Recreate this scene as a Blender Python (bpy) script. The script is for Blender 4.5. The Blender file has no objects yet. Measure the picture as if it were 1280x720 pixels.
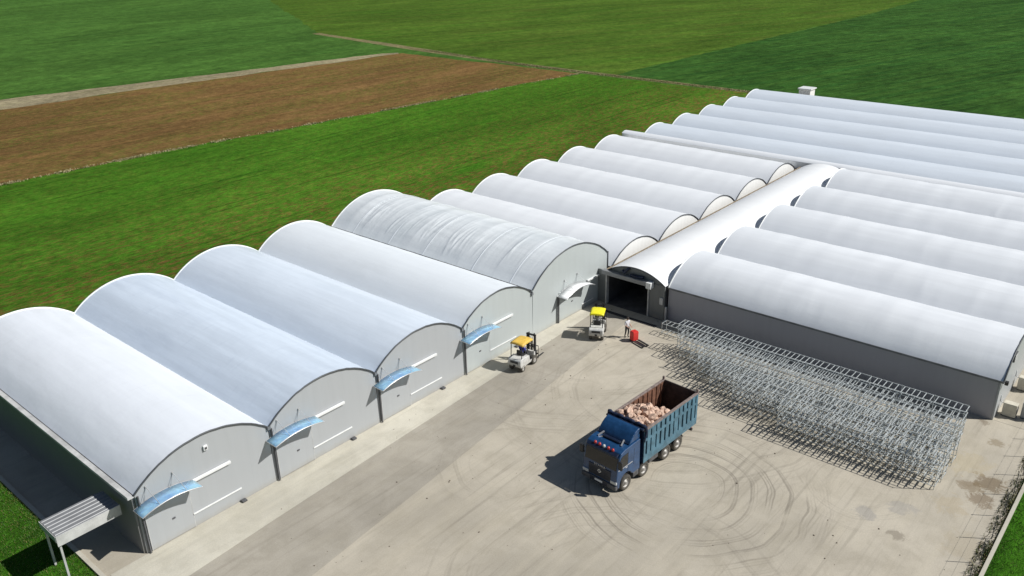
import bpy, bmesh, math, random
from mathutils import Vector, Matrix
random.seed(7)
C = bpy.context.scene.collection
SC = bpy.context.scene
PI = math.pi

# ------------------------------------------------------------------ helpers
class MB:
    """collects simple solids into one mesh"""
    def __init__(s): s.v = []; s.f = []; s.m = []; s.sm = []
    def add(s, vs, fs, mi=0, smooth=False):
        o = len(s.v); s.v += [tuple(v) for v in vs]
        for f in fs:
            s.f.append(tuple(i + o for i in f)); s.m.append(mi); s.sm.append(smooth)
        return s
    def box(s, x0, x1, y0, y1, z0, z1, mi=0, bev=0.0):
        if bev > 0:
            bm = bmesh.new()
            vs = [bm.verts.new((x, y, z)) for z in (z0, z1) for y in (y0, y1) for x in (x0, x1)]
            for f in ((0,2,3,1),(4,5,7,6),(0,1,5,4),(2,6,7,3),(0,4,6,2),(1,3,7,5)): bm.faces.new([vs[i] for i in f])
            bmesh.ops.bevel(bm, geom=bm.edges[:], offset=bev, segments=2, affect='EDGES', profile=.5)
            return s.bm(bm, mi)
        return s.add([(x, y, z) for z in (z0, z1) for y in (y0, y1) for x in (x0, x1)],
                     [(0,2,3,1),(4,5,7,6),(0,1,5,4),(2,6,7,3),(0,4,6,2),(1,3,7,5)], mi)
    def bm(s, bm, mi=0, smooth=False):
        bm.verts.index_update()
        s.add([v.co[:] for v in bm.verts], [[v.index for v in f.verts] for f in bm.faces], mi, smooth)
        bm.free(); return s
    def prism(s, poly, a0, a1, axis='y', mi=0, bev=0.0, seg=2):
        """poly = 2D outline; extruded along axis from a0 to a1.  axis y: (x,z); x: (y,z); z: (x,y)"""
        def P(q, a):
            return {'y': (q[0], a, q[1]), 'x': (a, q[0], q[1]), 'z': (q[0], q[1], a)}[axis]
        bm = bmesh.new(); n = len(poly)
        A = [bm.verts.new(P(q, a0)) for q in poly]; B = [bm.verts.new(P(q, a1)) for q in poly]
        fa = bm.faces.new(A); fb = bm.faces.new(B[::-1])
        for i in range(n): bm.faces.new((A[(i+1) % n], A[i], B[i], B[(i+1) % n]))
        bmesh.ops.recalc_face_normals(bm, faces=bm.faces[:])
        if bev > 0: bmesh.ops.bevel(bm, geom=bm.edges[:], offset=bev, segments=seg, affect='EDGES', profile=.5)
        else: bmesh.ops.triangulate(bm, faces=[f for f in bm.faces if len(f.verts) > 4])
        return s.bm(bm, mi)
    def bar(s, p, q, w, h=None, mi=0):
        p = Vector(p); q = Vector(q); d = (q - p).normalized(); h = h or w
        up = Vector((0,0,1)) if abs(d.z) < .95 else Vector((1,0,0))
        a = d.cross(up).normalized() * (w/2); b = a.cross(d).normalized() * (h/2)
        vs = [p-a-b, p+a-b, p+a+b, p-a+b, q-a-b, q+a-b, q+a+b, q-a+b]
        return s.add(vs, [(0,1,2,3),(7,6,5,4),(0,4,5,1),(1,5,6,2),(2,6,7,3),(3,7,4,0)], mi)
    def tube(s, pts, r, n=8, mi=0, caps=True):
        pts = [Vector(p) for p in pts]; rs = r if isinstance(r, (list, tuple)) else [r]*len(pts)
        rings = []
        for i, p in enumerate(pts):
            d = (pts[min(i+1, len(pts)-1)] - pts[max(i-1, 0)]).normalized()
            up = Vector((0,0,1)) if abs(d.z) < .9 else Vector((1,0,0))
            a = d.cross(up).normalized(); b = a.cross(d).normalized()
            rings.append([p + a*math.cos(t)*rs[i] + b*math.sin(t)*rs[i] for t in [2*PI*k/n for k in range(n)]])
        vs = [v for R in rings for v in R]; fs = []
        for i in range(len(pts)-1):
            for k in range(n):
                fs.append((i*n+k, (i+1)*n+k, (i+1)*n+(k+1) % n, i*n+(k+1) % n))
        s.add(vs, fs, mi, True)
        if caps:
            s.add(rings[0], [tuple(range(n))], mi); s.add(rings[-1], [tuple(range(n))[::-1]], mi)
        return s
    def lathe(s, prof, c, axis='y', n=28, mi=0):
        """prof = [(radius, offset along axis)]"""
        vs = []; m = len(prof)
        for k in range(n):
            t = 2*PI*k/n
            for r, o in prof:
                if axis == 'y': vs.append((c[0]+r*math.cos(t), c[1]+o, c[2]+r*math.sin(t)))
                else: vs.append((c[0]+r*math.cos(t), c[1]+r*math.sin(t), c[2]+o))
        fs = [(k*m+i, k*m+i+1, ((k+1) % n)*m+i+1, ((k+1) % n)*m+i) for k in range(n) for i in range(m-1)]
        return s.add(vs, fs, mi, True)
    def build(s, name, mats, parent=None, kind=None, loc=(0,0,0)):
        me = bpy.data.meshes.new(name); me.from_pydata(s.v, [], s.f)
        for m in (mats if isinstance(mats, (list, tuple)) else [mats]): me.materials.append(m)
        me.polygons.foreach_set('material_index', s.m)
        me.polygons.foreach_set('use_smooth', s.sm)
        bm = bmesh.new(); bm.from_mesh(me); bmesh.ops.recalc_face_normals(bm, faces=bm.faces[:])
        bm.to_mesh(me); bm.free(); me.update()
        o = bpy.data.objects.new(name, me); C.objects.link(o); o.location = loc
        if parent: o.parent = parent
        if kind: o['kind'] = kind
        return o

def thing(name, label, cat, loc=(0,0,0), rz=0.0, group=None):
    o = bpy.data.objects.new(name, None); C.objects.link(o)
    o.location = loc; o.rotation_euler = (0,0,rz); o.empty_display_size = .3
    tag(o, label, cat, group); return o
def tag(o, label, cat, group=None):
    o['label'] = label; o['category'] = cat
    if group: o['group'] = group
    return o

# ------------------------------------------------------------------ materials
def nt(name):
    m = bpy.data.materials.new(name); m.use_nodes = True
    return m, m.node_tree.nodes, m.node_tree.links, m.node_tree.nodes['Principled BSDF']
class G:
    """tiny node-graph writer"""
    def __init__(s, nodes, links): s.n = nodes; s.l = links
    def new(s, t, **kw):
        n = s.n.new(t)
        for k, v in kw.items(): setattr(n, k, v)
        return n
    def put(s, sock, v):
        if hasattr(v, 'is_linked') or isinstance(v, bpy.types.NodeSocket): s.l.new(v, sock)
        else:
            if hasattr(sock.default_value, '__len__') and len(sock.default_value) == 4 and len(v) == 3: v = (*v, 1)
            sock.default_value = v
    def coord(s): return s.new('ShaderNodeTexCoord').outputs['Object']
    def mapping(s, v, scale=(1,1,1), loc=(0,0,0), rot=(0,0,0)):
        n = s.new('ShaderNodeMapping'); s.l.new(v, n.inputs['Vector'])
        n.inputs['Scale'].default_value = scale; n.inputs['Location'].default_value = loc; n.inputs['Rotation'].default_value = rot
        return n.outputs[0]
    def noise(s, v, scale, detail=4, rough=.55, dist=0):
        n = s.new('ShaderNodeTexNoise'); s.l.new(v, n.inputs['Vector'])
        n.inputs['Scale'].default_value = scale; n.inputs['Detail'].default_value = detail
        n.inputs['Roughness'].default_value = rough; n.inputs['Distortion'].default_value = dist
        return n.outputs['Fac']
    def ramp(s, f, a, b, smooth=True):
        n = s.new('ShaderNodeMapRange'); n.interpolation_type = 'SMOOTHSTEP' if smooth else 'LINEAR'; n.clamp = True if hasattr(n, 'clamp') else None
        s.put(n.inputs[0], f); n.inputs[1].default_value = a; n.inputs[2].default_value = b
        return n.outputs[0]
    def math(s, op, a, b=0.0, c=0.0):
        n = s.new('ShaderNodeMath', operation=op); s.put(n.inputs[0], a); s.put(n.inputs[1], b)
        if op in ('MULTIPLY_ADD', 'SMOOTH_MIN'): s.put(n.inputs[2], c)
        return n.outputs[0]
    def mix(s, f, a, b, mode='MIX'):
        n = s.new('ShaderNodeMix', data_type='RGBA', blend_type=mode)
        s.put(n.inputs[0], f); s.put(n.inputs[6], a); s.put(n.inputs[7], b); return n.outputs[2]
    def bump(s, h, strength, dist=.05):
        n = s.new('ShaderNodeBump'); n.inputs['Strength'].default_value = strength; n.inputs['Distance'].default_value = dist
        s.l.new(h, n.inputs['Height']); return n.outputs[0]
    def sep(s, v):
        n = s.new('ShaderNodeSeparateXYZ'); s.l.new(v, n.inputs[0]); return n.outputs
def plain(name, col, rough=.5, var=.12, scale=3.0, metal=0.0, bump=0.0, coat=0.0, spec=.5, dust=0.0):
    """paint / plastic / metal with some dirt variation"""
    m, n, l, b = nt(name); g = G(n, l); v = g.coord()
    f = g.ramp(g.noise(v, scale, 5, .6), .3, .7)
    dk = tuple(c*(1-var) for c in col); lt = tuple(min(1, c*(1+var*.6)) for c in col)
    c = g.mix(f, dk, lt)
    if dust:
        z = g.sep(v)[2]; dn = g.noise(v, 2.5, 6, .7)
        df = g.math('ADD', g.math('MULTIPLY', g.ramp(g.math('ADD', z, g.math('MULTIPLY', dn, .8)), 1.7, .7), dust), g.math('MULTIPLY', g.ramp(dn, .5, .75), dust*.35))
        c = g.mix(df, c, (.30,.265,.21))
    g.put(b.inputs['Base Color'], c)
    f2 = g.noise(v, scale*4, 3); r = g.math('MULTIPLY_ADD', f2, .1, rough-.05); g.put(b.inputs['Roughness'], r)
    b.inputs['Metallic'].default_value = metal; b.inputs['Coat Weight'].default_value = coat
    b.inputs['Specular IOR Level'].default_value = spec
    if bump: g.put(b.inputs['Normal'], g.bump(f2, bump, .01))
    return m
def film(name, col, streak=.1, rough=.42, wr=.15, dirt=(.45,.45,.43), seed=0, gloss=.5, dirtamt=.25):
    """stretched polythene: faint lengthwise streaks, dust in runs, soft ripples"""
    m, n, l, b = nt(name); g = G(n, l); v = g.mapping(g.coord(), loc=(seed*7.3, seed*3.1, 0))
    st = g.noise(g.mapping(v, (1.6, .10, 1.6)), 1.0, 6, .62)
    pa = g.noise(g.mapping(v, (.25, .12, .25)), 1.0, 4, .6, .4)
    dk = tuple(c*(1-streak) for c in col)
    c = g.mix(g.ramp(st, .35, .68), dk, col)
    dm = g.math('MULTIPLY', g.ramp(pa, .48, .78), dirtamt)
    c = g.mix(dm, c, dirt)
    run = g.noise(g.mapping(v, (.5, 3.2, .5)), 1.0, 5, .6)
    c = g.mix(g.math('MULTIPLY', g.ramp(run, .55, .8), dirtamt*.6), c, dirt)
    g.put(b.inputs['Base Color'], c)
    rr = g.math('MULTIPLY_ADD', st, .2, rough-.1); g.put(b.inputs['Roughness'], rr)
    b.inputs['Specular IOR Level'].default_value = gloss
    h1 = g.noise(g.mapping(v, (.9, .35, .9)), 1.0, 3, .5); h2 = g.noise(g.mapping(v, (.6, 5, .6)), 1.0, 3, .55, .6)
    g.put(b.inputs['Normal'], g.bump(g.math('ADD', h1, g.math('MULTIPLY', h2, .25)), wr, .25))
    return m
def panel(name, col, seam=1.0, rough=.45, axis=0, var=.05):
    """coated sandwich panel with faint vertical joints and rain streaks"""
    m, n, l, b = nt(name); g = G(n, l); v = g.coord(); x = g.sep(v)[axis]
    fr = g.math('FRACT', g.math('DIVIDE', x, seam)); d = g.math('ABSOLUTE', g.math('SUBTRACT', fr, .5))
    ln = g.ramp(d, .488, .497)
    sc = (2.5, 2.5, .25)
    st = g.ramp(g.noise(g.mapping(v, sc), 1.0, 5, .6), .35, .75); big = g.ramp(g.noise(v, .35, 3), .3, .7)
    c = g.mix(st, col, tuple(k*(1-2*var) for k in col)); c = g.mix(g.math('MULTIPLY', big, .5), c, tuple(k*(1-1.5*var) for k in col))
    low = g.math('MULTIPLY', g.ramp(g.math('ADD', g.sep(v)[2], g.math('MULTIPLY', g.noise(v, 2.2, 4), .5)), .75, .15), .35)
    c = g.mix(low, c, (.33, .29, .22))                       # splashed dust at the foot
    c = g.mix(g.math('MULTIPLY', ln, .10), c, tuple(k*.5 for k in col))
    g.put(b.inputs['Base Color'], c); b.inputs['Roughness'].default_value = rough
    g.put(b.inputs['Normal'], g.bump(g.math('SUBTRACT', g.math('MULTIPLY', g.noise(v, .8, 2), .3), g.math('MULTIPLY', ln, .4)), .12, .02))
    return m
def field(name, cols, rows=0.8, rowamt=.35, brown=None, brownamt=0.0, seed=0, fine=3.0, bump=.6, thr=(.5, .7), band=None, rot=0.0, tram=9.5, tramamt=.5):
    m, n, l, b = nt(name); g = G(n, l); v = g.mapping(g.coord(), loc=(seed*13.7, seed*5.9, 0), rot=(0,0,rot))
    big = g.ramp(g.noise(g.mapping(v, (.012, .035, 1)), 1, 5, .6, .3), .3, .7)
    c = g.mix(big, cols[0], cols[1])
    med = g.ramp(g.noise(g.mapping(v, (.10, .38, 1)), 1, 5, .65), .32, .7)
    c = g.mix(g.math('MULTIPLY', med, .7), c, cols[2])
    row = g.ramp(g.noise(g.mapping(v, (.02, rows, 1)), 1, 4, .7), .35, .65)
    c = g.mix(g.math('MULTIPLY', row, rowamt), c, cols[3])
    if brown:
        bn = g.ramp(g.noise(g.mapping(v, (.045, .17, 1)), 1, 6, .68), *thr)
        bs = g.ramp(g.noise(g.mapping(v, (.8, 2.0, 1)), 1, 6, .75), .46, .60)
        f = g.math('MULTIPLY', bn, g.math('MULTIPLY_ADD', bs, .9, .1))
        if band:
            y = g.sep(g.coord())[1]
            f = g.math('MULTIPLY', f, g.math('MULTIPLY_ADD', g.ramp(y, band[0], band[1]), band[3]-band[2], band[2]))
        c = g.mix(g.math('MULTIPLY', f, brownamt), c, brown)
    yv = g.math('ADD', g.sep(v)[1], g.math('MULTIPLY', g.noise(g.mapping(v, (.02,.02,1)), 1, 2), 2.5))
    fr = g.math('FRACT', g.math('DIVIDE', yv, tram)); ln = g.math('MAXIMUM', g.ramp(g.math('ABSOLUTE', g.math('SUBTRACT', fr, .40)), .030, .012), g.ramp(g.math('ABSOLUTE', g.math('SUBTRACT', fr, .58)), .030, .012))
    ln = g.math('MULTIPLY', ln, g.ramp(g.noise(g.mapping(v, (.04,.1,1)), 1, 4, .6), .40, .62))
    c = g.mix(g.math('MULTIPLY', ln, tramamt), c, tuple(k*.45 for k in cols[2]))
    fn = g.noise(g.mapping(v, (.55,1.3,1)), fine, 6, .75); fn2 = g.noise(v, fine*.27, 4, .7)
    k = g.math('MULTIPLY_ADD', g.ramp(fn, .28, .72, False), 1.0, .5)
    pz = g.noise(g.mapping(v, (.02,.055,1)), 1, 5, .65, .5)
    k = g.math('MULTIPLY', k, g.math('MULTIPLY_ADD', g.ramp(pz, .3, .7), .38, .80))
    k = g.math('MULTIPLY', k, g.math('MULTIPLY_ADD', g.ramp(fn2, .3, .7, False), .5, .75))
    cc = g.new('ShaderNodeCombineColor'); 
    for i in range(3): g.put(cc.inputs[i], k)
    c = g.mix(1.0, c, cc.outputs[0], 'MULTIPLY')
    g.put(b.inputs['Base Color'], c); b.inputs['Roughness'].default_value = .95; b.inputs['Specular IOR Level'].default_value = .04
    g.put(b.inputs['Normal'], g.bump(g.math('ADD', fn, fn2), bump, .25))
    return m
def glass(name, col, rough=.08):
    m, n, l, b = nt(name); b.inputs['Base Color'].default_value = (*col, 1); b.inputs['Roughness'].default_value = rough
    b.inputs['Specular IOR Level'].default_value = .6; return m
def poly_blue(name, col, tr=.3):
    m, n, l, b = nt(name); g = G(n, l); v = g.coord()
    rib = g.noise(g.mapping(v, (1, 14, 1)), 1.5, 3)
    g.put(b.inputs['Base Color'], g.mix(g.ramp(g.noise(v, 1.2, 3), .3, .7), col, tuple(min(1, k*1.5+.05) for k in col)))
    g.put(b.inputs['Roughness'], g.math('MULTIPLY_ADD', rib, .15, .12))
    b.inputs['Transmission Weight'].default_value = tr; b.inputs['IOR'].default_value = 1.4
    b.inputs['Coat Weight'].default_value = .6; b.inputs['Coat Roughness'].default_value = .2
    return m

M = {}
M['film_white'] = film('film_white', (.775,.81,.855), .04, seed=1, wr=.12, dirtamt=.16)
M['film_bluish'] = film('film_bluish', (.66,.74,.835), .10, .36, seed=2, wr=.16, dirt=(.40,.47,.58), dirtamt=.35, gloss=.6)
M['film_bluish_pale'] = film('film_bluish_pale', (.70,.77,.85), .08, .36, seed=3, wr=.14, dirt=(.48,.55,.64), dirtamt=.25, gloss=.6)
M['film_pale'] = film('film_pale', (.775,.815,.845), .03, .4, seed=4, wr=.12, dirtamt=.15)
M['film_crumpled'] = film('film_crumpled', (.765,.80,.815), .07, .36, seed=5, wr=.2, dirt=(.50,.56,.58), dirtamt=.4, gloss=.6)
M['film_mid'] = film('film_mid', (.80,.82,.84), .03, .42, seed=6, wr=.06, dirt=(.6,.61,.62), dirtamt=.16)
M['film_right'] = film('film_right', (.785,.81,.835), .05, .42, seed=7, wr=.07, dirt=(.6,.61,.63), dirtamt=.16)
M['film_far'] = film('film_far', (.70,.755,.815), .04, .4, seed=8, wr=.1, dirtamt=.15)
M['film_corridor'] = film('film_corridor', (.83,.84,.84), .02, .5, seed=9, wr=.1, dirtamt=.08)
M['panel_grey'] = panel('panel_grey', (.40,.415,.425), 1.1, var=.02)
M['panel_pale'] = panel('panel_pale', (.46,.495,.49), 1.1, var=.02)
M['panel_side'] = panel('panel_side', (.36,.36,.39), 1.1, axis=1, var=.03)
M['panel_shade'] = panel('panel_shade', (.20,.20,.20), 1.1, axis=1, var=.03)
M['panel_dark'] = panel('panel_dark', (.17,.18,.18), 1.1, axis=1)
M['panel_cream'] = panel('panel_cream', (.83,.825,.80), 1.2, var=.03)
M['floor_baked_shade'] = plain('floor_baked_shade', (.10,.10,.105), .7, .35, 1.2)  # shade inside the portal painted into the floor colour
M['wall_baked_shade'] = plain('wall_baked_shade', (.07,.07,.075), .6, .3, 1.0)  # corridor walls darkened in colour to stand for interior shade
M['trim_dark'] = plain('trim_dark', (.07,.075,.08), .5)
M['gutter'] = plain('gutter', (.16,.17,.18), .45, .3, 1.5)
M['ledge'] = plain('ledge', (.50,.50,.49), .5, .25, 1.0)
M['galv'] = plain('galv', (.53,.56,.555), .42, .3, 6.0, metal=.2)
M['galv_roof'] = plain('galv_roof', (.25,.255,.26), .5, .15, 1.2, metal=.2)
M['white_paint'] = plain('white_paint', (.78,.79,.78), .4, .08)
M['poly_blue'] = poly_blue('poly_blue', (.30,.52,.84), .5)
M['poly_white'] = poly_blue('poly_white', (.72,.73,.73), .05)
M['black_metal'] = plain('black_metal', (.025,.025,.027), .45, .3)
M['dark_grey'] = plain('dark_grey', (.09,.09,.095), .5, .3)
M['rubber'] = plain('rubber', (.03,.029,.027), .85, .5, 8, dust=.25)
M['rim_grey'] = plain('rim_grey', (.42,.40,.37), .5, .35, 9, metal=.2)
M['truck_blue'] = plain('truck_blue', (.012,.056,.148), .32, .25, 2.5, coat=.35, dust=.06)
M['truck_navy'] = plain('truck_navy', (.007,.014,.035), .4, .25, 2.5, coat=.2, dust=.08)
M['tipper_teal'] = plain('tipper_teal', (.08,.178,.24), .5, .3, 2.2, dust=.3)
M['tipper_recess'] = plain('tipper_recess', (.012,.03,.05), .6, .4, 3)
M['rust'] = plain('rust', (.16,.075,.045), .8, .55, 2.2, bump=.3)
M['rust_baked_shade'] = plain('rust_baked_shade', (.05,.035,.03), .8, .5, 2.2)  # rust darkened with the shade inside the tipper body painted in
M['rust_rim'] = plain('rust_rim', (.23,.18,.16), .65, .4, 4)
M['tarp'] = plain('tarp', (.015,.025,.06), .55, .4, 3, bump=.4)
M['dark_glass'] = glass('dark_glass', (.012,.013,.014))
M['silver'] = plain('silver', (.6,.6,.6), .35, .15, metal=.6)
M['lamp_red'] = plain('lamp_red', (.45,.04,.03), .25, .1)
M['lamp_clear'] = plain('lamp_clear', (.55,.56,.55), .2, .1)
M['stone'] = plain('stone', (.60,.42,.32), .85, .42, 2.6, bump=.6)
M['lift_white'] = plain('lift_white', (.62,.62,.60), .42, .18, 4, dust=.35)
M['yellow_dull'] = plain('yellow_dull', (.72,.47,.08), .55, .2, 3)
M['yellow_bright'] = plain('yellow_bright', (.86,.78,.02), .5, .1, 3)
M['red'] = plain('red', (.62,.035,.03), .4, .15, 4)
M['skin'] = plain('skin', (.45,.27,.19), .6, .1)
M['blue_cloth'] = plain('blue_cloth', (.03,.035,.28), .85, .2, 20)
M['white_cloth'] = plain('white_cloth', (.66,.66,.68), .85, .12, 20)
M['grey_cloth'] = plain('grey_cloth', (.28,.28,.30), .85, .2, 20)
M['dark_cloth'] = plain('dark_cloth', (.03,.032,.04), .85, .3, 20)
M['hair'] = plain('hair', (.03,.022,.016), .7, .3, 20)
M['beige_box'] = plain('beige_box', (.60,.56,.46), .5, .15, 3)
M['seat_black'] = plain('seat_black', (.02,.02,.02), .6, .2)
M['timber'] = plain('timber', (.22,.17,.11), .8, .4, 3)

# ------------------------------------------------------------------ the setting
def ragged(poly, step=2.5, amp=.45, seed=0):
    rnd = random.Random(seed); out = []
    for i, a in enumerate(poly):
        b = poly[(i+1) % len(poly)]; L = math.dist(a, b); n = max(1, min(120, int(L/step)))
        nx, ny = -(b[1]-a[1])/L, (b[0]-a[0])/L; w = 0
        for k in range(n):
            t = k/n; w = .6*w + rnd.uniform(-amp, amp) if k else 0
            out.append((a[0]+(b[0]-a[0])*t+nx*w, a[1]+(b[1]-a[1])*t+ny*w))
    return out
def sheet(name, poly, z, mat, rag=0):
    if rag: poly = ragged(poly, amp=rag, seed=len(name))
    mb = MB(); mb.add([(x, y, z) for x, y in poly], [tuple(range(len(poly)))])
    return mb.build(name, mat, kind='structure')
GREEN = [(.040,.140,.009),(.055,.170,.011),(.028,.098,.007),(.066,.178,.013)]
M['grass_far'] = field('grass_far', [(.050,.125,.022),(.064,.148,.026),(.038,.095,.016),(.075,.15,.028)], .5, .5, seed=1, fine=.9)
M['grass_field'] = field('grass_field', GREEN, 1.1, .6, (.165,.080,.030), 1.0, seed=2, fine=2.2, thr=(.30,.50), band=(24, 66, 1.0, .22))
M['brown_field'] = field('brown_field', [(.190,.105,.039),(.160,.090,.034),(.225,.134,.052),(.130,.078,.028)], .9, .6, (.095,.125,.020), .75, seed=3, fine=2.0, thr=(.40,.58))
M['light_field'] = field('light_field', [(.055,.125,.012),(.075,.145,.016),(.038,.095,.010),(.09,.13,.02)], .3, .6, (.14,.09,.03), .4, seed=4, fine=1.2, rot=.35)
M['crop_field'] = field('crop_field', [(.027,.088,.015),(.038,.108,.018),(.014,.050,.010),(.054,.120,.02)], .5, .6, seed=5, fine=.7, bump=1.0, rot=.30)
M['dirt'] = field('dirt', [(.20,.165,.085),(.24,.20,.11),(.15,.15,.06),(.18,.16,.07)], .9, .4, (.08,.12,.03), .6, seed=6, fine=2.0, bump=.3)
M['pale_track'] = field('pale_track', [(.30,.25,.16),(.25,.21,.125),(.35,.29,.195),(.19,.19,.09)], .6, .5, (.10,.14,.04), .6, seed=7, fine=1.6, bump=.4)

sheet('ground', [(-3000,-3000),(3000,-3000),(3000,3000),(-3000,3000)], -.03, M['grass_far'])
sheet('green_field', [(-60,24.0),(131.2,24.0),(131.2,68.6),(85,74.2),(44,79.6),(22,80.8),(-60,84)], -.02, M['grass_field'], .5)
sheet('brown_field', [(-60,84),(22,80.8),(44,79.6),(85,74.2),(131.2,68.6),(131.2,122.5),(66,132.0),(42,134),(-60,146)], -.022, M['brown_field'], .5)
sheet('pale_track', [(-60,146),(42,133.6),(66,131.6),(130,122.7),(131.2,124.2),(128,126.5),(46,144.0),(-60,160)], -.018, M['pale_track'], .5)
sheet('field_track', [(131.2,19.0),(133.0,19.0),(134.2,60),(135.4,96),(139.5,122),(146,175),(143.5,175),(136,122),(133.2,96),(132.0,68)], -.016, M['dirt'], .12)
sheet('light_green_field', [(134.2,61.5),(260,58),(420,60),(520,330),(230,330),(146,175),(139.5,122),(135.4,96)], -.024, M['light_field'], .5)
sheet('crop_field', [(133.0,-120),(520,-120),(520,60),(260,57.6),(178,60.6),(134.2,61.5),(134.2,60),(133.0,19.0)], -.019, M['crop_field'], .5)

# concrete yard: one slab with tyre scuffs, stains, joints
def yard_mat(name, base, tyre=1.0, stains=True):
    m, n, l, b = nt(name); g = G(n, l); v = g.coord(); sp = g.sep(v)
    big = g.ramp(g.noise(v, .09, 5, .6, .5), .3, .7)
    c = g.mix(big, tuple(k*.80 for k in base), tuple(k*1.12 for k in base))
    med = g.ramp(g.noise(v, .55, 6, .68, .4), .38, .72)
    c = g.mix(g.math('MULTIPLY', med, .55), c, (base[0]*.74, base[1]*.73, base[2]*.70))
    sw = g.ramp(g.noise(g.mapping(v, (.12, .9, 1), rot=(0,0,.25)), 1, 5, .65), .45, .75)
    c = g.mix(g.math('MULTIPLY', sw, .4), c, (base[0]*1.15, base[1]*1.14, base[2]*1.1))
    def dist(cx, cy, wob=1.2):
        dx = g.math('SUBTRACT', sp[0], cx); dy = g.math('SUBTRACT', sp[1], cy)
        d = g.math('SQRT', g.math('ADD', g.math('MULTIPLY', dx, dx), g.math('MULTIPLY', dy, dy)))
        return g.math('ADD', g.math('MULTIPLY_ADD', g.noise(v, .16, 2), wob*1.3, d), g.math('MULTIPLY', g.noise(v, .7, 2), .16))
    for q, (rz_, sc_, am_) in enumerate(((.55,(.06,2.6,1),.30),(-.45,(.07,2.2,1),.26),(1.2,(.09,3.0,1),.2))):
        tr = g.ramp(g.noise(g.mapping(v, sc_, (q*9,q*4,0), (0,0,rz_)), 1, 4, .6, .5), .54, .70)
        mk_ = g.ramp(g.noise(v, .10+.03*q, 2), .42, .6)
        c = g.mix(g.math('MULTIPLY', g.math('MULTIPLY', tr, mk_), am_*min(1, tyre+.2)), c, (.17,.15,.12))
    if tyre:
        for i, (cx, cy, r0, r1, fq, am) in enumerate(((22.6,-19.0,2.4,9.4,7.0,.50),(31.0,-12.5,5.5,13.5,4.6,.22),(12.5,-20.0,4.0,11.0,5.3,.2),(28.5,-26.5,1.6,5.5,6.1,.2),(35,-3,7,17,3.9,.22),(18,-9.5,3,6.5,6.2,.2))):
            d = dist(cx, cy)
            s = g.math('SINE', g.math('MULTIPLY', d, fq)); s2 = g.math('SINE', g.math('MULTIPLY', d, fq*2.37))
            s3 = g.math('SINE', g.math('MULTIPLY', d, fq*5.3)); w = g.ramp(g.math('ADD', g.math('ADD', g.math('MULTIPLY', s, .7), g.math('MULTIPLY', s2, .5)), g.math('MULTIPLY', s3, .5)), .1, 1.2)
            mk = g.math('MULTIPLY', g.ramp(d, r0, r0+1.0), g.ramp(d, r1, r1-2.0))
            nz = g.ramp(g.noise(g.mapping(v, loc=(i*11, i*5, 0)), .22, 4, .6), .36, .62)
            f = g.math('MULTIPLY', g.math('MULTIPLY', w, mk), g.math('MULTIPLY', nz, am*tyre))
            c = g.mix(f, c, (.16,.14,.115))
    if stains:
        for (cx, cy, r, col, am) in ((33.6,-32.0,1.0,(.17,.125,.075),.75),(32.6,-31.3,.8,(.20,.15,.09),.6),(31.7,-32.1,.75,(.18,.13,.08),.65),(38.2,-31.4,.55,(.24,.19,.12),.6),(40.2,-30.1,.4,(.16,.12,.08),.5),
                                     (26.6,-27.6,.7,(.27,.26,.25),.45),(28.2,-28.9,.75,(.28,.27,.26),.4),(25.8,-29.4,.5,(.22,.19,.15),.6),(30.2,-31.0,1.1,(.40,.33,.22),.4),(34.8,-30.6,1.4,(.42,.35,.22),.35),(27,-32.4,1.4,(.38,.32,.22),.3)):
            dx = g.math('SUBTRACT', sp[0], cx); dy = g.math('SUBTRACT', sp[1], cy)
            d = g.math('SQRT', g.math('ADD', g.math('MULTIPLY', dx, dx), g.math('MULTIPLY', dy, dy)))
            d = g.math('ADD', d, g.math('MULTIPLY', g.math('SUBTRACT', g.noise(v, 1.5, 6, .75, .6), .5), 3.6*r))
            c = g.mix(g.math('MULTIPLY', g.ramp(d, r, r*.55), am), c, col)
        ln = g.math('MULTIPLY', g.ramp(g.math('ABSOLUTE', g.math('SUBTRACT', sp[0], 40.86)), .035, .015), g.ramp(sp[1], -30.5, -30.6))
        c = g.mix(g.math('MULTIPLY', ln, .7), c, (.12,.11,.10))
    spk = g.ramp(g.noise(v, 5.5, 4, .7), .66, .74); c = g.mix(g.math('MULTIPLY', spk, .35), c, (.18,.15,.11))
    fn = g.noise(v, 14, 4, .7)
    k = g.math('MULTIPLY_ADD', g.ramp(fn, .25, .75, False), .22, .89)
    cc = g.new('ShaderNodeCombineColor')
    for i in range(3): g.put(cc.inputs[i], k)
    c = g.mix(1.0, c, cc.outputs[0], 'MULTIPLY')
    g.put(b.inputs['Base Color'], c); b.inputs['Roughness'].default_value = .85; b.inputs['Specular IOR Level'].default_value = .2
    g.put(b.inputs['Normal'], g.bump(fn, .15, .02)); return m
M['yard'] = yard_mat('yard', (.45,.408,.332))
M['lane'] = yard_mat('lane', (.362,.332,.278), .6, False)
M['walk'] = yard_mat('walk', (.53,.50,.42), .15, False)
YK = -33.55
sheet('yard', [(-2.2,-60),(-2.2,24.0),(131.2,24.0),(131.2,YK+.02),(16,YK+.02),(4,-60)], 0, M['yard'])
sheet('lane', [(-2.0,-3.35),(6,-2.85),(33.4,-1.45),(39.2,-1.1),(39.2,-4.25),(34,-4.85),(9.4,-7.5),(-2.0,-8.7)], .004, M['lane'])
sheet('pavement', [(-2.0,-.0),(39.6,-.0),(39.6,-1.1),(33.4,-1.45),(6,-2.85),(-2.0,-3.35)], .008, M['walk'])
k = MB(); k.box(14, 131, YK-.16, YK+.02, -.1, .12); k.box(-2.42,-2.2,-20,24,-.1,.10)
k.build('kerb', M['walk'], kind='structure')
M['verge'] = field('verge', GREEN, .5, .3, seed=9, fine=4)
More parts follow.
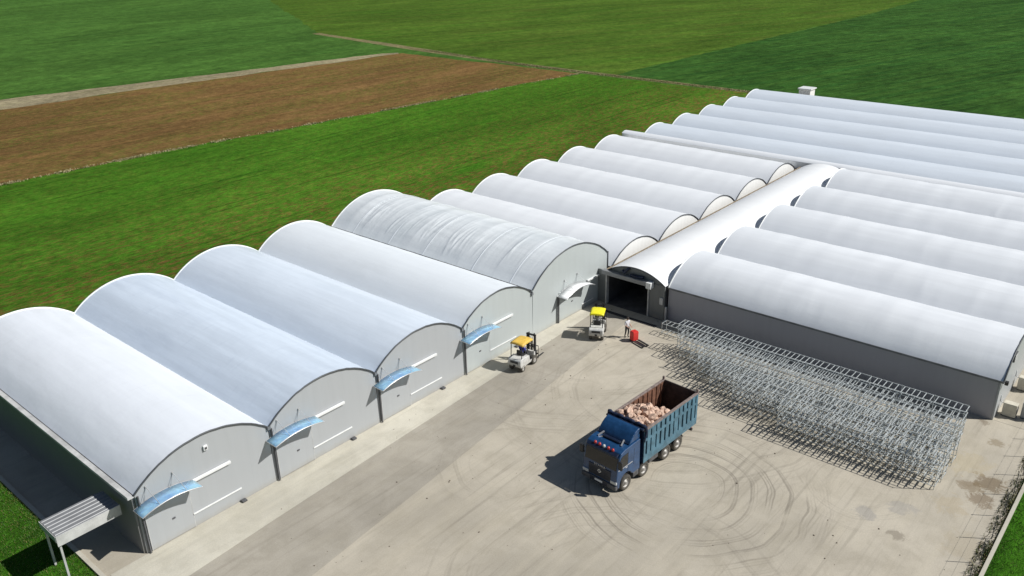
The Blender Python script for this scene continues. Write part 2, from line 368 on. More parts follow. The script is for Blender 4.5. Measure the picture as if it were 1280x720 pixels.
sheet('grass_verge', [(14,-70),(131,-70),(131,YK-.16),(14,YK-.16)], .02, M['verge'])
sheet('grass_margin', [(-60,-60),(-2.42,-60),(-2.42,24),(-60,24)], -.01, M['verge'])

# ------------------------------------------------------------------ tunnels
def arch(x0, x1, ze, rise, n=28, inset=0.0):
    """points of a circular arch from x0 to x1"""
    h = (x1-x0)/2; R = (h*h + rise*rise)/(2*rise); cx = (x0+x1)/2; cz = ze + rise - R
    a = math.asin(min(1, h/R)) if rise <= h else PI - math.asin(h/R)
    return [(cx + (R-inset)*math.sin(-a + 2*a*i/n), cz + (R-inset)*math.cos(-a + 2*a*i/n)) for i in range(n+1)]
def roof_mesh(pts, a0, a1, axis='y', nl=24, sag=0.0, hoop=2.0, thick=.05, jig=0.0, seed=0, crease=None):
    rnd = random.Random(seed); mb = MB(); np_ = len(pts); vs = []
    ph = [rnd.uniform(0, 6.28) for _ in range(4)]
    def off(i, a):
        t = i/(np_-1); e = math.sin(PI*t)
        s = -sag*abs(math.sin(PI*(a-a0)/hoop))*(.35+.65*e)
        s += jig*e*(math.sin(a*.9+ph[0])*math.sin(t*5+ph[1]) + .6*math.sin(a*2.3+ph[2]+t*4))
        if crease:
            for (ya_, t0, t1, sl, am, wd) in crease:
                if t0 < t < t1:
                    q = (a - a0 - ya_ - sl*(t-t0))/wd
                    if abs(q) < 3: s += am*math.exp(-q*q)*math.sin(PI*(t-t0)/(t1-t0))**.6
        return s
    cx = sum(p[0] for p in pts)/np_; cz = min(p[1] for p in pts) - 2.5
    for layer in (0, 1):
        for j in range(nl+1):
            a = a0 + (a1-a0)*j/nl
            for i, p in enumerate(pts):
                d = Vector((p[0]-cx, p[1]-cz)).normalized(); o = off(i, a) - layer*thick
                q = (p[0]+d.x*o, p[1]+d.y*o)
                vs.append((q[0], a, q[1]) if axis == 'y' else (a, q[0], q[1]))
    N = (nl+1)*np_; fs = []
    for j in range(nl):
        for i in range(np_-1):
            b = j*np_+i; fs.append((b, b+1, b+np_+1, b+np_)); fs.append((N+b, N+b+np_, N+b+np_+1, N+b+1))
    mb.add(vs, fs, 0, True)
    rim = []
    for j in range(nl):
        for i in (0, np_-1): b = j*np_+i; rim.append((b, b+np_, N+b+np_, N+b))
    for i in range(np_-1):
        for j in (0, nl): b = j*np_+i; rim.append((b, b+1, N+b+1, N+b))
    for f in rim: mb.add([vs[i] for i in f], [(0,1,2,3)])
    return mb
def gable_mesh(x0, x1, ze, rise, a0, a1, z0=0.0, axis='y', inset=.06):
    pts = arch(x0, x1, ze, rise, 28, inset)
    return MB().prism([(x1-.004, z0)] + [(x0+.004, z0)] + [(max(x0+.004, min(x1-.004, p[0])), p[1]) for p in pts], a0, a1, axis)
def rim_mesh(pts, a, r=.055, axis='y', jit=.012, seed=0):
    rnd = random.Random(seed)
    P = [((p[0]+rnd.uniform(-jit,jit), a, p[1]+rnd.uniform(-jit,jit)) if axis == 'y' else (a, p[0], p[1])) for p in pts]
    return MB().tube(P, r, 6)

def canopy(parent, x0, x1, z, rise, depth, mat):
    pts = arch(x0, x1, z, rise, 16)
    mb = MB()
    n = len(pts); vs = [(p[0], y, p[1]+dz) for dz in (0, -.03) for y in (-.02, -depth) for p in pts]
    fs = []
    for i in range(n-1):
        fs += [(i, i+1, n+i+1, n+i), (2*n+i, 3*n+i, 3*n+i+1, 2*n+i+1), (i, 2*n+i, 2*n+i+1, i+1), (n+i, n+i+1, 3*n+i+1, 3*n+i)]
    fs += [(0, n, 3*n, 2*n), (n-1, 3*n-1, 4*n-1, 2*n-1)]
    mb.add(vs, fs, 0, True)
    c = mb.build('canopy', mat, parent)
    e = MB(); e.tube([(p[0], -depth, p[1]-.015) for p in pts], .028, 6); e.tube([(p[0], -.03, p[1]-.015) for p in pts], .022, 6)
    for p in (pts[0], pts[-1]): e.bar((p[0], -.03, p[1]-.02), (p[0], -depth, p[1]-.02), .035)
    e.build('canopy_frame', M['silver'], c)
    for t in (.25, .72):
        p = pts[int(t*16)]; xm = p[0]
        s = MB(); top = (xm+.05, -.03, p[1]+.72)
        s.tube([top, (xm-.32, -.15, p[1]-.0)], .014, 5); s.tube([top, (xm+.18, -depth+.04, p[1]+.02)], .014, 5)
        s.box(top[0]-.05, top[0]+.05, -.04, -.002, top[2]-.06, top[2]+.06)
        s.build('stay', M['silver'], c)

def tunnel(name, label, x0, x1, ya, yb, ze, rise, mat, wallmat, group, front=True, seed=0, sag=.02, jig=.01, rim_front=True, inset=.0, wx=.0, z0=0.0, rearlight=True, hoop=2.0, nl=26, npt=28, crease=None):
    t = thing(name, label, 'polytunnel', (x0, ya, 0), 0, group)
    w = x1-x0; L = yb-ya
    pts = arch(0, w, ze, rise)
    roof_mesh(arch(0, w, ze, rise, npt), 0, L, nl=nl, sag=sag, jig=jig, seed=seed, hoop=hoop, crease=crease).build('roof_film', mat, t)
    gable_mesh(0, w, ze, rise, inset, inset+.12, z0).build('front_wall', wallmat, t)
    gable_mesh(0, w, ze, rise, L-.14, L-.02, z0).build('rear_wall', M['panel_cream'], t)
    if rim_front: rim_mesh(pts, -.02, .05, seed=seed).build('roof_edge', M['trim_dark'], t)
    rim_mesh(pts, L, .06, jit=.0).build('rear_edge', M['white_paint'], t)
    return t, w, L
def gutter(t, x, L, z, wd=.26, mat=None):
    g = MB(); g.box(x-wd/2, x+wd/2, -.05, L+.05, z-.12, z-.09); g.box(x-wd/2, x-wd/2+.03, -.05, L+.05, z-.09, z+.03); g.box(x+wd/2-.03, x+wd/2, -.05, L+.05, z-.09, z+.03)
    g.box(x-.10, x+.10, -.10, -.05, z-.16, z+.04)
    return g.build('gutter', mat or M['gutter'], t)

GF = 'arched tunnels with doors along the concrete lane'
front = [
 (0, 8, 'film_white', 'panel_grey', 'white arched tunnel beside the grass edge, small lamp box high on its grey gable'),
 (8, 16, 'film_bluish', 'panel_grey', 'streaky bluish arched tunnel with blue door canopy, second from the grass edge'),
 (16, 24, 'film_bluish_pale', 'panel_grey', 'pale bluish arched tunnel with blue door canopy, third from the grass edge'),
 (24, 31.8, 'film_pale', 'panel_pale', 'smooth white tunnel beside the tall crumpled one, blue canopy closest to the forklifts'),
]
for i, (x0, x1, fm, wm, lab) in enumerate(front):
    t, w, L = tunnel('polytunnel', lab, x0, x1, 0, 24.6, 3.72, 1.55, M[fm], M[wm], GF, seed=i, sag=.018, jig=.012, inset=.02)
    # sliding door, its rails, canopy
    d = MB(); d.box(.30, 2.75, -.045, .015, .06, 2.62); do = d.build('sliding_door', M[wm], t)
    for fx in (2.75, .265):
        h = MB(); h.box(fx, fx+.035, -.05, .0, .04, 2.64); h.build('door_jamb', M['ledge'], do)
    h = MB(); h.box(1.62, 1.78, -.085, -.045, 1.25, 1.33); h.build('handle', M['dark_grey'], do)
    r = MB(); r.box(2.95, 5.35, -.14, -.005, 2.78, 2.93, bev=.015); r.build('door_rail', M['white_paint'], t)
    r = MB(); r.box(2.75, 5.75, -.05, -.005, .80, .88); r.build('guard_rail', M['white_paint'], t)
    canopy(t, -.28 if i else -.2, 3.12, 2.92 + (0,.03,-.02,.01)[i], (.30,.26,.28,.25)[i], 1.0, M['poly_blue'])
    p = MB(); p.tube([(.14, -.07, 3.6), (.14, -.07, .12), (.14, -.16, .05)], .055, 8)
    if i: p.build('downpipe', M['dark_grey'], t)
    else: p.build('downpipe', M['dark_grey'], t)
    s = MB(); s.box(5.55, 5.85, -.28, -.02, .009, .12, bev=.02); s.build('door_stop', M['dark_grey'], t)
    gutter(t, w if i < 3 else w-.1, L, 3.74)
    if i == 0:
        b = MB(); b.box(4.0, 4.24, -.10, .018, 4.28, 4.56, bev=.02); bo = b.build('wall_lamp', M['white_paint'], t)
        b = MB(); b.box(4.06, 4.18, -.13, -.10, 4.36, 4.48); b.build('lens', M['dark_grey'], bo)
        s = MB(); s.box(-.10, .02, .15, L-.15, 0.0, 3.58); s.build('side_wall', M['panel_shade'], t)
        s = MB(); s.box(-.34, -.02, -.02, L, 3.60, 3.68); s.box(-.34,-.30,-.02,L,3.68,3.76); s.build('eave_ledge', M['ledge'], t)

cr = random.Random(5); folds = []
for k in range(46):
    t0 = cr.uniform(.02, .2); folds.append((cr.choice([19.5,18.2,17,14.8,13.4,12.8,10.4,9.6,20.3,7.5,4.5])+cr.uniform(-.9,.9), t0, t0+cr.uniform(.12,.42), cr.uniform(-2.2,2.2), cr.uniform(.012,.036), cr.uniform(.06,.11)))
for k in range(30): folds.append((cr.uniform(1,23.5), 0, cr.uniform(.5,.95), cr.uniform(-.6,.6), cr.uniform(.003,.010), cr.uniform(.08,.2)))
t, w, L = tunnel('polytunnel', 'tallest tunnel, crumpled grey film with hoop bands, white door canopy', 31.8, 41.85, 0, 24.2, 3.95, 2.08,
                 M['film_crumpled'], M['panel_pale'], GF, seed=11, sag=.04, jig=.03, inset=.02, hoop=2.02, nl=300, npt=56, crease=folds)
pts = arch(0, w, 3.95, 2.08)
for yy in (2.3, 6.4, 12.1, 16.4, 21.2):
    n0 = random.Random(yy).choice([26, 28, 22, 24, 28])
    bd = MB(); vs = []; P = pts[0:n0+1]
    cx = w/2
    for (yo, zo) in ((-.06, .008), (-.03, .028), (.03, .028), (.06, .008)):
        vs += [(p[0], yy+yo, p[1]+zo) for p in P]
    nP = len(P); bd.add(vs, [(k*nP+i, k*nP+i+1, (k+1)*nP+i+1, (k+1)*nP+i) for k in range(3) for i in range(nP-1)], 0, True)
    bd.build('hoop_band', M['film_pale'], t)
d = MB(); d.box(3.3, 6.35, -.045, .015, .06, 2.55); do = d.build('sliding_door', M['panel_pale'], t)
h = MB(); h.box(4.9, 5.06, -.085, -.045, 1.25, 1.33); h.build('handle', M['dark_grey'], do)
r = MB(); r.box(7.05, 9.1, -.14, -.005, 2.30, 2.44, bev=.015); r.build('door_rail', M['white_paint'], t)
r = MB(); r.box(6.4, 8.0, -.05, -.005, .42, .50); r.build('guard_rail', M['white_paint'], t)
canopy(t, 3.05, 6.85, 2.36, .42, 1.0, M['poly_white'])
p = MB(); p.box(3.05, 3.17, -.16, -.05, .02, 2.36); p.build('canopy_post', M['dark_grey'], t)
s = MB(); s.box(w-.02, w+.10, .15, L-.15, 2.0, 3.9); s.build('side_wall', M['panel_pale'], t)
p = MB(); p.box(w-.03, w+.05, -.05, .02, 2.4, 4.05); p.build('corner_trim', M['trim_dark'], t)

GM = 'white tunnels whose cream gables face the corridor roof'
labs = ['white tunnel behind the tall crumpled one, its cream gable nearest the dark portal',
        'white tunnel with cream gable, second from the dark portal along the corridor roof',
        'white tunnel with cream gable, middle one of the five along the corridor roof',
        'white tunnel with cream gable, fourth from the portal along the corridor roof',
        'white tunnel with cream gable at the far end of the corridor roof']
def soft_folds(sd, n, L):
    r = random.Random(sd); out = []
    for q in range(n):
        t0 = r.choice([r.uniform(.0,.1), r.uniform(.0,.6)]); out.append((r.uniform(.5, L-.5), t0, t0+r.uniform(.15,.4), r.uniform(-1.5,1.5), r.uniform(.002,.008), r.uniform(.1,.3)))
    return out
for i in range(5):
    x0 = 42.35 + 7.5*i
    t, w, L = tunnel('polytunnel', labs[i], x0, x0+7.5, -.12, 23.4, 2.50, 1.48, M['film_mid'], M['panel_cream'], GM, seed=20+i, sag=.01, jig=.014, inset=.01, nl=110, npt=36, crease=soft_folds(50+i, 25, 23))
    gutter(t, w, L, 2.46)
GR = 'white tunnels on the right behind the metal racks'
labs = ['white tunnel with a long dark grey shaded wall behind the metal racks',
        'white tunnel next behind the one with the long shaded wall beside the racks',
        'white tunnel in the middle of the right hand block, third back from the racks',
        'white tunnel, fourth back from the racks on the right of the corridor roof',
        'white tunnel furthest from the racks on the right, beside the long ridge cover']
xs = [40.8 + 7.72*i for i in range(6)]
for i in range(5):
    x0 = xs[i]
    t, w, L = tunnel('polytunnel', labs[i], x0, xs[i+1], -30.6, -6.6, 2.85, 1.72, M['film_right'], M['panel_grey'], GR, seed=30+i, sag=.012, jig=.02, inset=.10, nl=130, npt=40, crease=soft_folds(i, 40, 24))
    gutter(t, w, L, 2.84)
    v_ = MB(); v_.box(2.2, 3.0, -.03, .098, 3.25, 3.75); vo = v_.build('vent', M['dark_grey'], t)
    v_ = MB()
    for q in range(5): v_.box(2.25, 2.95, -.055, -.03, 3.29+q*.09, 3.34+q*.09)
    v_.build('louvre', M['ledge'], vo)
    if i == 0:
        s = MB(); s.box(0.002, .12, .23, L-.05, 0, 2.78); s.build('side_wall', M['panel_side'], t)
        s = MB(); s.box(-.10, .06, -.05, L, 2.74, 2.80); s.box(-.10, -.07, -.05, L, 2.80, 2.88); s.build('eave_gutter', M['gutter'], t)
        s = MB(); s.box(.35, .62, -.22, -.02, 2.45, 2.68, bev=.02); s.bar((.48,-.02,2.6),(.48,.1,2.6),.06); s.build('flood_lamp', M['black_metal'], t)
GB = 'long bluish tunnels at the far end of the site'
labs = ['long bluish white tunnel right behind the ridge cover, nearest of the far block',
        'long bluish white tunnel, second of the far block counting from the ridge cover',
        'long bluish white tunnel in the middle of the far block of five',
        'long bluish white tunnel, last but one before the dark crop field',
        'long bluish white tunnel bordering the dark crop field, with the small hut behind it']
for i in range(5):
    x0 = 81.5 + 7.35*i
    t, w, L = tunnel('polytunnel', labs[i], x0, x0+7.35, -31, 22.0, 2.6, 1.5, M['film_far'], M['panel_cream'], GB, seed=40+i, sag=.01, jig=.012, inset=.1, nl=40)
    gutter(t, w, L, 2.56)
t = thing('ridge_cover', 'long narrow white covered link between the near tunnels and the far block', 'covered passage', (79.9, -31, 0))
pts = arch(0, 1.55, 3.52, .24, 14)
roof_mesh(pts, 0, 55, nl=30, jig=.005).build('roof_film', M['film_mid'], t)
s = MB(); s.box(.02, .12, .1, 54.9, 0, 3.52); s.box(1.43, 1.53, .1, 54.9, 0, 3.52); s.build('side_wall', M['panel_cream'], t)
gable_mesh(0, 1.55, 3.52, .24, .02, .1).build('end_wall', M['panel_cream'], t); gable_mesh(0, 1.55, 3.52, .24, 54.9, 54.98).build('end_wall', M['panel_cream'], t)

# corridor with its portal
t = thing('corridor_tunnel', 'low white corridor roof between the tunnel blocks with a dark open portal at its end', 'corridor', (40.4, 0, 0))
pts = arch(-6.5, -.85, 2.98, .9, 24)
roof_mesh(pts, .02, 38.9, 'x', nl=30, jig=.01, seed=3).build('roof_film', M['film_corridor'], t)
rim_mesh(pts, .0, .05, 'x').build('roof_edge', M['trim_dark'], t)
s = MB(); s.tube([(0, -.87, 3.07), (38.9, -.87, 3.07)], .055, 6); s.build('eave_rail', M['timber'], t)
s = MB(); s.box(.3, 39.5, -.98, -.86, 0, 2.97); s.box(.3, 39.5, -6.5, -6.38, 0, 2.97); s.build('side_wall', M['wall_baked_shade'], t)
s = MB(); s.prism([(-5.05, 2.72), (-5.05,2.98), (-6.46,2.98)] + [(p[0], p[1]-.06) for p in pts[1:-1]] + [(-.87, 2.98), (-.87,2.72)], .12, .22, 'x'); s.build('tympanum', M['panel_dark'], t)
s = MB(); s.box(.0, 39.4, -6.36, -1.0, .003, .012); s.build('floor', M['floor_baked_shade'], t)  # dark sheet added over the slab, standing in for corridor shade
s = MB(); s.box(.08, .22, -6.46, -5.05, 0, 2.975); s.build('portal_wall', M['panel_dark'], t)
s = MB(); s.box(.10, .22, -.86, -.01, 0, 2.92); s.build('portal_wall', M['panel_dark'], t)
s = MB(); s.box(-.04, .30, -.98, -.86, 0, 2.97); s.build('portal_post', M['ledge'], t)
s = MB(); s.box(-.02, .24, -5.05, -4.95, 0, 2.72); s.build('portal_post', M['ledge'], t)
s = MB(); s.box(-.38, .06, -5.0, -.66, 2.76, 3.12, bev=.02); bo = s.build('shutter_box', M['galv_roof'], t)
s = MB(); s.box(-.46, .07, -5.45, -5.003, 2.62, 3.14, bev=.02); s.build('motor_housing', M['white_paint'], bo)
s = MB(); s.tube([(-.05,-2.55,3.45),(-.2,-2.75,3.3),(-.1,-3.0,3.62),(.06,-3.1,3.75)], .12, 8); s.tube([(-.05,-3.3,3.2),(-.12,-3.9,3.22),(.02,-4.5,3.28)], .12, 8); s.build('rolled_sheet', M['tarp'], t)
s = MB(); s.box(0, .08, -6.35, -6.05, 1.35, 1.95, bev=.02); s.build('switch_box', M['ledge'], t)
s = MB(); s.prism([(39.5-1.5, 0)] if False else [(-6.38,0),(-.98,0),(-.98,2.97),(-6.38,2.97)], 39.4, 39.5, 'x'); s.build('end_wall', M['panel_dark'], t)
# grated drain channel in front of the portal
dr = MB(); dr.box(38.95, 39.35, -6.6, -.9, -.02, .014)
for q in range(28): dr.box(38.97, 39.33, -6.56+q*.2, -6.50+q*.2, .014, .022, 1)
d = dr.build('drain_channel', [M['black_metal'], M['dark_grey']]); tag(d, 'dark grated drain channel across the floor before the portal', 'drain')
# pale guard post at the corner of the right block
gp = MB(); gp.box(40.40, 40.56, -6.72, -6.56, 0, 1.25, bev=.02); gp.box(40.34, 40.62, -6.78, -6.50, 0.001, .05)
tag(gp.build('guard_post', M['ledge']), 'short pale guard post at the corner between the portal and the long shaded wall', 'post')

# lean-to at the side of the nearest tunnel
t = thing('side_canopy', 'grey ribbed metal roof with fascia joined to the side of the nearest tunnel', 'lean-to roof', (-3.55, 1.2, 0))
s = MB(); s.box(0, 3.2, 0, 1.85, 2.72, 2.78)
for q in range(6): s.prism([(.10+q*.31, 2.78), (.13+q*.31, 2.81), (.17+q*.31, 2.81), (.20+q*.31, 2.78)], 0.01, 3.19, 'x')
s.build('ribbed_roof', M['galv_roof'], t)
s = MB(); s.box(-.03, 3.2, -.06, -.003, 2.2, 2.80); s.build('fascia', M['ledge'], t)
s = MB(); s.box(-.06, -.033, -.03, 1.85, 2.45, 2.80); s.build('fascia', M['ledge'], t)
for (px, py) in ((.05,.05),(.05,1.7)):
    s = MB(); s.box(px, px+.1, py, py+.1, 0, 2.72); s.build('post', M['ledge'], t)

# hut and fence beyond the far block
t = thing('hut', 'small white hut with a flat overhanging roof behind the far block', 'hut', (122.2, 15.9, 0))
s = MB(); s.box(0, 1.9, 0, 1.9, 0, 3.45); s.build('wall', M['panel_cream'], t)
s = MB(); s.box(-.18, 2.08, -.18, 2.08, 3.45, 3.62); s.build('roof', M['white_paint'], t)
s = MB(); s.box(.6, 1.5, -.04, -.002, .05, 2.1); s.build('door', M['ledge'], t)
t = thing('wire_fence', 'thin wire fence on posts between the far block and the dark crop', 'fence', (125.5, -60, 0))
for q in range(24):
    s = MB(); s.bar((0, q*3.4, 0), (0, q*3.4, 1.7), .07); s.build('post', M['ledge'], t)
s = MB()
for z in (.5, 1.0, 1.6): s.bar((0, 0, z), (0, 78.2, z), .012)
s.build('wire', M['galv'], t)
t = thing('wire_fence', 'thin dark wire fence along the weedy kerb at the right edge of the yard', 'fence', (16.94, -33.32, 0))
for q in range(22):
    s = MB(); s.tube([(q*2.325, 0, 0), (q*2.325, 0, 1.55)], .02, 6); s.build('post', M['dark_grey'], t)
s = MB()
for z in (.45, .95, 1.48): s.bar((0, 0, z), (21*2.325, 0, z), .005)
s.build('wire', M['dark_grey'], t)

# ------------------------------------------------------------------ metal racks
rack_rows = [(36.95, -9.8, -29.5), (35.95, -10.6, -29.6), (34.95, -12.0, -29.5), (33.95, -13.1, -29.9), (32.95, -14.6, -29.6), (31.95, -16.8, -29.9), (30.98, -20.4, -29.8)]
rl = ['long galvanised rack nearest the shaded wall, topmost row of the rack block', 'galvanised rack row second out from the shaded wall',
      'galvanised rack row third out from the shaded wall', 'galvanised rack row in the middle of the rack block',
      'galvanised rack row third in from the open yard side', 'galvanised rack row second in from the open yard side, behind the shortest row',
      'shortest long galvanised rack row, on the open yard side of the block']
def rack(x, ya, yb, label, group, h=2.05, W=.93, levels=5, seed=0):
    rnd = random.Random(seed)
    h += rnd.uniform(-.07,.07); t = thing('metal_rack', label, 'rack', (x, yb, 0), rnd.uniform(-.004,.004), group); L = ya-yb
    n = int(L/.34)
    for lv in range(levels):
        z = h - .02 - lv*(h-.2)/max(1, levels-1) + (rnd.uniform(-.05,.05) if lv else 0)
        s = MB(); sh = rnd.uniform(-.05, .05)
        for xx in (0, W): s.bar((xx, 0, z), (xx, L, z), .035, .035)
        for q in range(n+1):
            y = min(L, q*L/n); dx = rnd.uniform(-.05, .05)
            if rnd.random() < .03: continue
            s.bar((.02, y+dx, z+.002), (W-.02, y+sh*.6+dx, z+.002), .045, .02)
        s.build('shelf_frame', M['galv'], t)
    m = max(1, round(L/2.0))
    for q in range(m+1):
        y = L*q/m
        for xx in (0, W):
            s = MB(); s.bar((xx, min(L-.03, max(.03, y)), 0), (xx, min(L-.03, max(.03, y)), h+.03), .03); s.build('upright', M['galv'], t)
    return t
for i, (x, ya, yb) in enumerate(rack_rows): rack(x, ya, yb, rl[i], 'metal racks on the yard', seed=i)
rack(38.3, -7.6, -9.6, 'short low galvanised frame between the rack block and the portal corner', 'metal racks on the yard', .95, .7, 2, 9)

# ------------------------------------------------------------------ truck
TA = math.radians(177.2); TL = (20.46, -15.14, 0)
T = thing('tipper_truck', 'blue four axle tipper truck with teal body, loaded with brown lumps', 'truck', TL, TA)
cabp = [(1.10,.42),(1.17,.62),(1.16,.95),(1.12,1.5),(.93,2.28),(.78,2.48),(.45,2.58),(-1.02,2.62),(-1.06,.72),(-.40,.72)]
for a in range(150, 29, -20): cabp.append((.24+.62*math.cos(math.radians(a)), .48+.62*math.sin(math.radians(a))))
cabp += [(.86,.42)]
s = MB(); s.prism(cabp, -1.2, 1.2, 'y', bev=.045, seg=3); cab = s.build('cab', M['truck_blue'], T)
def slope_panel(y0, y1, u0, u1, off, th):
    a = Vector((1.12,1.5)); b = Vector((.93,2.28)); n = Vector((.78,.19)).normalized()
    P0 = a+(b-a)*u0; P1 = a+(b-a)*u1
    q = [P0+n*off, P0+n*(off+th), P1+n*(off+th), P1+n*off]
    return MB().prism([tuple(k) for k in q], y0, y1, 'y')
slope_panel(-1.10, 1.10, .06, .92, .002, .014).build('windscreen', M['dark_glass'], cab)
for sy in (-1, 1):
    y0, y1 = sorted((sy*1.199, sy*1.214))
    MB().prism([(.98,1.58),(.82,2.2),(.62,2.3),(.16,2.3),(.16,1.58)], y0, y1).build('side_window', M['dark_glass'], cab)
    d = MB(); y0, y1 = sorted((sy*1.2, sy*1.206))
    d.box(.10,.12,y0,y1,.9,2.35); d.box(-.45,-.43,y0,y1,1.3,2.3); d.build('door_seam', M['truck_navy'], cab)
    d = MB(); y0, y1 = sorted((sy*1.2, sy*1.225)); d.box(.18,.36,y0,y1,1.42,1.46); d.build('handle', M['silver'], cab)
    d = MB(); y0, y1 = sorted((sy*1.2, sy*1.216)); d.box(-.30,1.02,y0,y1,1.52,1.555); d.build('side_trim', M['silver'], cab)
    d = MB(); d.box(1.0, 1.14, *sorted((sy*1.24, sy*1.5)), 1.72, 2.22, bev=.04); d.bar((1.05, sy*1.18, 2.1), (1.06, sy*1.3, 2.05), .05); d.bar((1.05, sy*1.18, 1.8), (1.06, sy*1.3, 1.85), .05)
    mo = d.build('mirror', M['black_metal'], cab)
    d = MB(); d.box(.985, .998, *sorted((sy*1.28, sy*1.46)), 1.77, 2.17); d.build('mirror_glass', M['lamp_clear'], mo)
    d = MB(); d.box(1.08, 1.205, *sorted((sy*.78, sy*1.2)), .72, .90, bev=.03); d.build('headlight', M['lamp_clear'], cab)
    d = MB(); d.box(-.5,-1.02+.5,0,0,0,0) if False else d.box(-.98,-.46,*sorted((sy*.95, sy*1.19)),.40,.70, bev=.03); d.build('step', M['dark_grey'], cab)
    d = MB(); d.bar((.30, sy*.82, 2.62), (-.12, sy*.70, 2.74), .07); d.build('roof_rail', M['silver'], cab)
s = MB(); s.box(1.02, 1.235, -1.22, 1.22, .38, .70, bev=.05); bu = s.build('bumper', M['truck_navy'], cab)
for y0 in (.62, -1.225):
    s = MB(); s.box(1.10, 1.26, y0, y0+.605, .42, .66, bev=.03); s.build('bumper_corner', M['dark_grey'], bu)
s = MB(); s.box(1.236, 1.252, -.27, .27, .50, .62); s.build('number_plate', M['white_paint'], bu)
s = MB(); s.box(1.10, 1.172, -.78, .78, .74, 1.40, bev=.02); gr = s.build('grille', M['truck_navy'], cab)
s = MB()
for q in range(4): s.box(1.172, 1.182, -.74, .74, .80+q*.14, .855+q*.14)
s.build('grille_slat', M['black_metal'], gr)
s = MB(); 
for a in range(1): s.prism([(0,1.0),(.15,1.13),(0,1.28),(-.15,1.13)], 1.182, 1.20, 'x', bev=.01)
em = s.build('emblem', M['silver'], gr)
s = MB(); s.lathe([(.055,.0),(.055,.02),(0,.02)], (1.2,0,1.135), 'z', 12) if False else s.prism([(0,1.07),(.07,1.135),(0,1.2),(-.07,1.135)], 1.20, 1.208, 'x'); s.build('emblem_centre', M['truck_navy'], em)
fc = bpy.data.curves.new('lettering', 'FONT'); fc.body = 'SCANIA'; fc.size = .19; fc.extrude = .008; fc.align_x = 'CENTER'; fc.space_character = 1.25
fo = bpy.data.objects.new('lettering_source', fc); C.objects.link(fo)
bpy.context.view_layer.update()
me = bpy.data.meshes.new_from_object(fo.evaluated_get(bpy.context.evaluated_depsgraph_get()))
bpy.data.objects.remove(fo)
me.transform(Matrix(((0,0,1,0),(1,0,0,0),(0,1,0,0),(0,0,0,1)))); me.transform(Matrix.Translation((1.155, 0, 1.40)))
me.materials.clear(); me.materials.append(M['silver'])
lo = bpy.data.objects.new('lettering', me); C.objects.link(lo); lo.parent = cab
s = MB(); s.prism([(.92,2.30),(1.06,2.33),(1.04,2.40),(.84,2.47)], -1.08, 1.08, bev=.015); vi = s.build('sun_visor', M['truck_navy'], cab)
for q in range(5):
    s = MB(); y = -.62+.31*q; s.lathe([(0,.06),(.07,.05),(.085,0),(.085,-.06)], (.80,y,2.54), 'z', 12); s.build('roof_light', M['lamp_red'] if q in (0,1,3,4) else M['lamp_clear'], cab)
s = MB(); s.box(-.02,.20,-.62,.62,2.60,2.70, bev=.03); s.build('roof_hatch', M['truck_navy'], cab)
dp = [(-.05,2.63)] + [(-.05-.98*u, 2.63+.62*math.sin(u*PI/2)**.8) for u in (.1,.25,.4,.6,.8,1)] + [(-1.06,2.63)]
s = MB(); s.prism(dp, -1.12, 1.12, bev=.05, seg=3); s.build('wind_deflector', M['truck_blue'], cab)
cab.scale = (1, 1, 1.07)
# chassis
s = MB(); s.box(-6.65, .9, -.46, -.32, .62, .86); s.box(-6.65, .9, .32, .46, .62, .86)
for x in (.24,-1.5,-3.75,-5.05): s.bar((x,-1.0,.5),(x,1.0,.5),.14)
for x in (-1.0,-2.8,-6.5): s.box(x-.06,x+.06,-.46,.46,.64,.84)
s.build('chassis', M['black_metal'], T)
for sy in (-1,1):
    s = MB(); s.box(-3.1,-2.15,*sorted((sy*.55,sy*1.1)),.45,.98,bev=.06); s.build('tank', M['dark_grey'], T)
s = MB(); s.box(-6.75,-6.62,-1.15,1.15,.55,.70); rb = s.build('rear_bumper', M['black_metal'], T)
for sy in (-1,1):
    s = MB(); s.box(-6.79,-6.75,*sorted((sy*.75,sy*1.1)),.56,.69); s.build('tail_light', M['lamp_red'], rb)
def wheel(x, sy, parent, r=.48, wd=.30, yout=1.22, mud=True):
    e = bpy.data.objects.new('wheel', None); C.objects.link(e); e.parent = parent; e.location = (x, 0, 0)
    y0 = sy*yout
    pr = [(r*.60,-.02*sy),(r*.66,0),(r*.93,0),(r,-.05*sy),(r,-(wd-.05)*sy),(r*.93,-wd*sy),(r*.5,-wd*sy)]
    MB().lathe(pr, (0,y0,r)).build('tyre', M['rubber'], e)
    MB().lathe([(r*.61,-.03*sy),(r*.56,-.05*sy),(r*.50,-.10*sy),(r*.28,-.09*sy),(r*.22,.0*sy),(r*.16,.03*sy),(.0,.035*sy)], (0,y0,r), n=24).build('rim', M['rim_grey'], e)
    return e
for x in (.24,-1.5): 
    for sy in (-1,1): wheel(x, sy, T)
for x in (-3.75,-5.05):
    for sy in (-1,1): wheel(x, sy, T, wd=.58)
for x in (-1.5,-3.75,-5.05):
    for sy in (-1,1):
        pa = [(x+.58*math.cos(math.radians(a)), .48+.58*math.sin(math.radians(a))) for a in range(20,161,20)]
        pb = [(x+.55*math.cos(math.radians(a)), .48+.55*math.sin(math.radians(a))) for a in range(160,19,-20)]
        MB().prism(pa+pb, *sorted((sy*.68, sy*1.2))).build('mudguard', M['black_metal'], T)
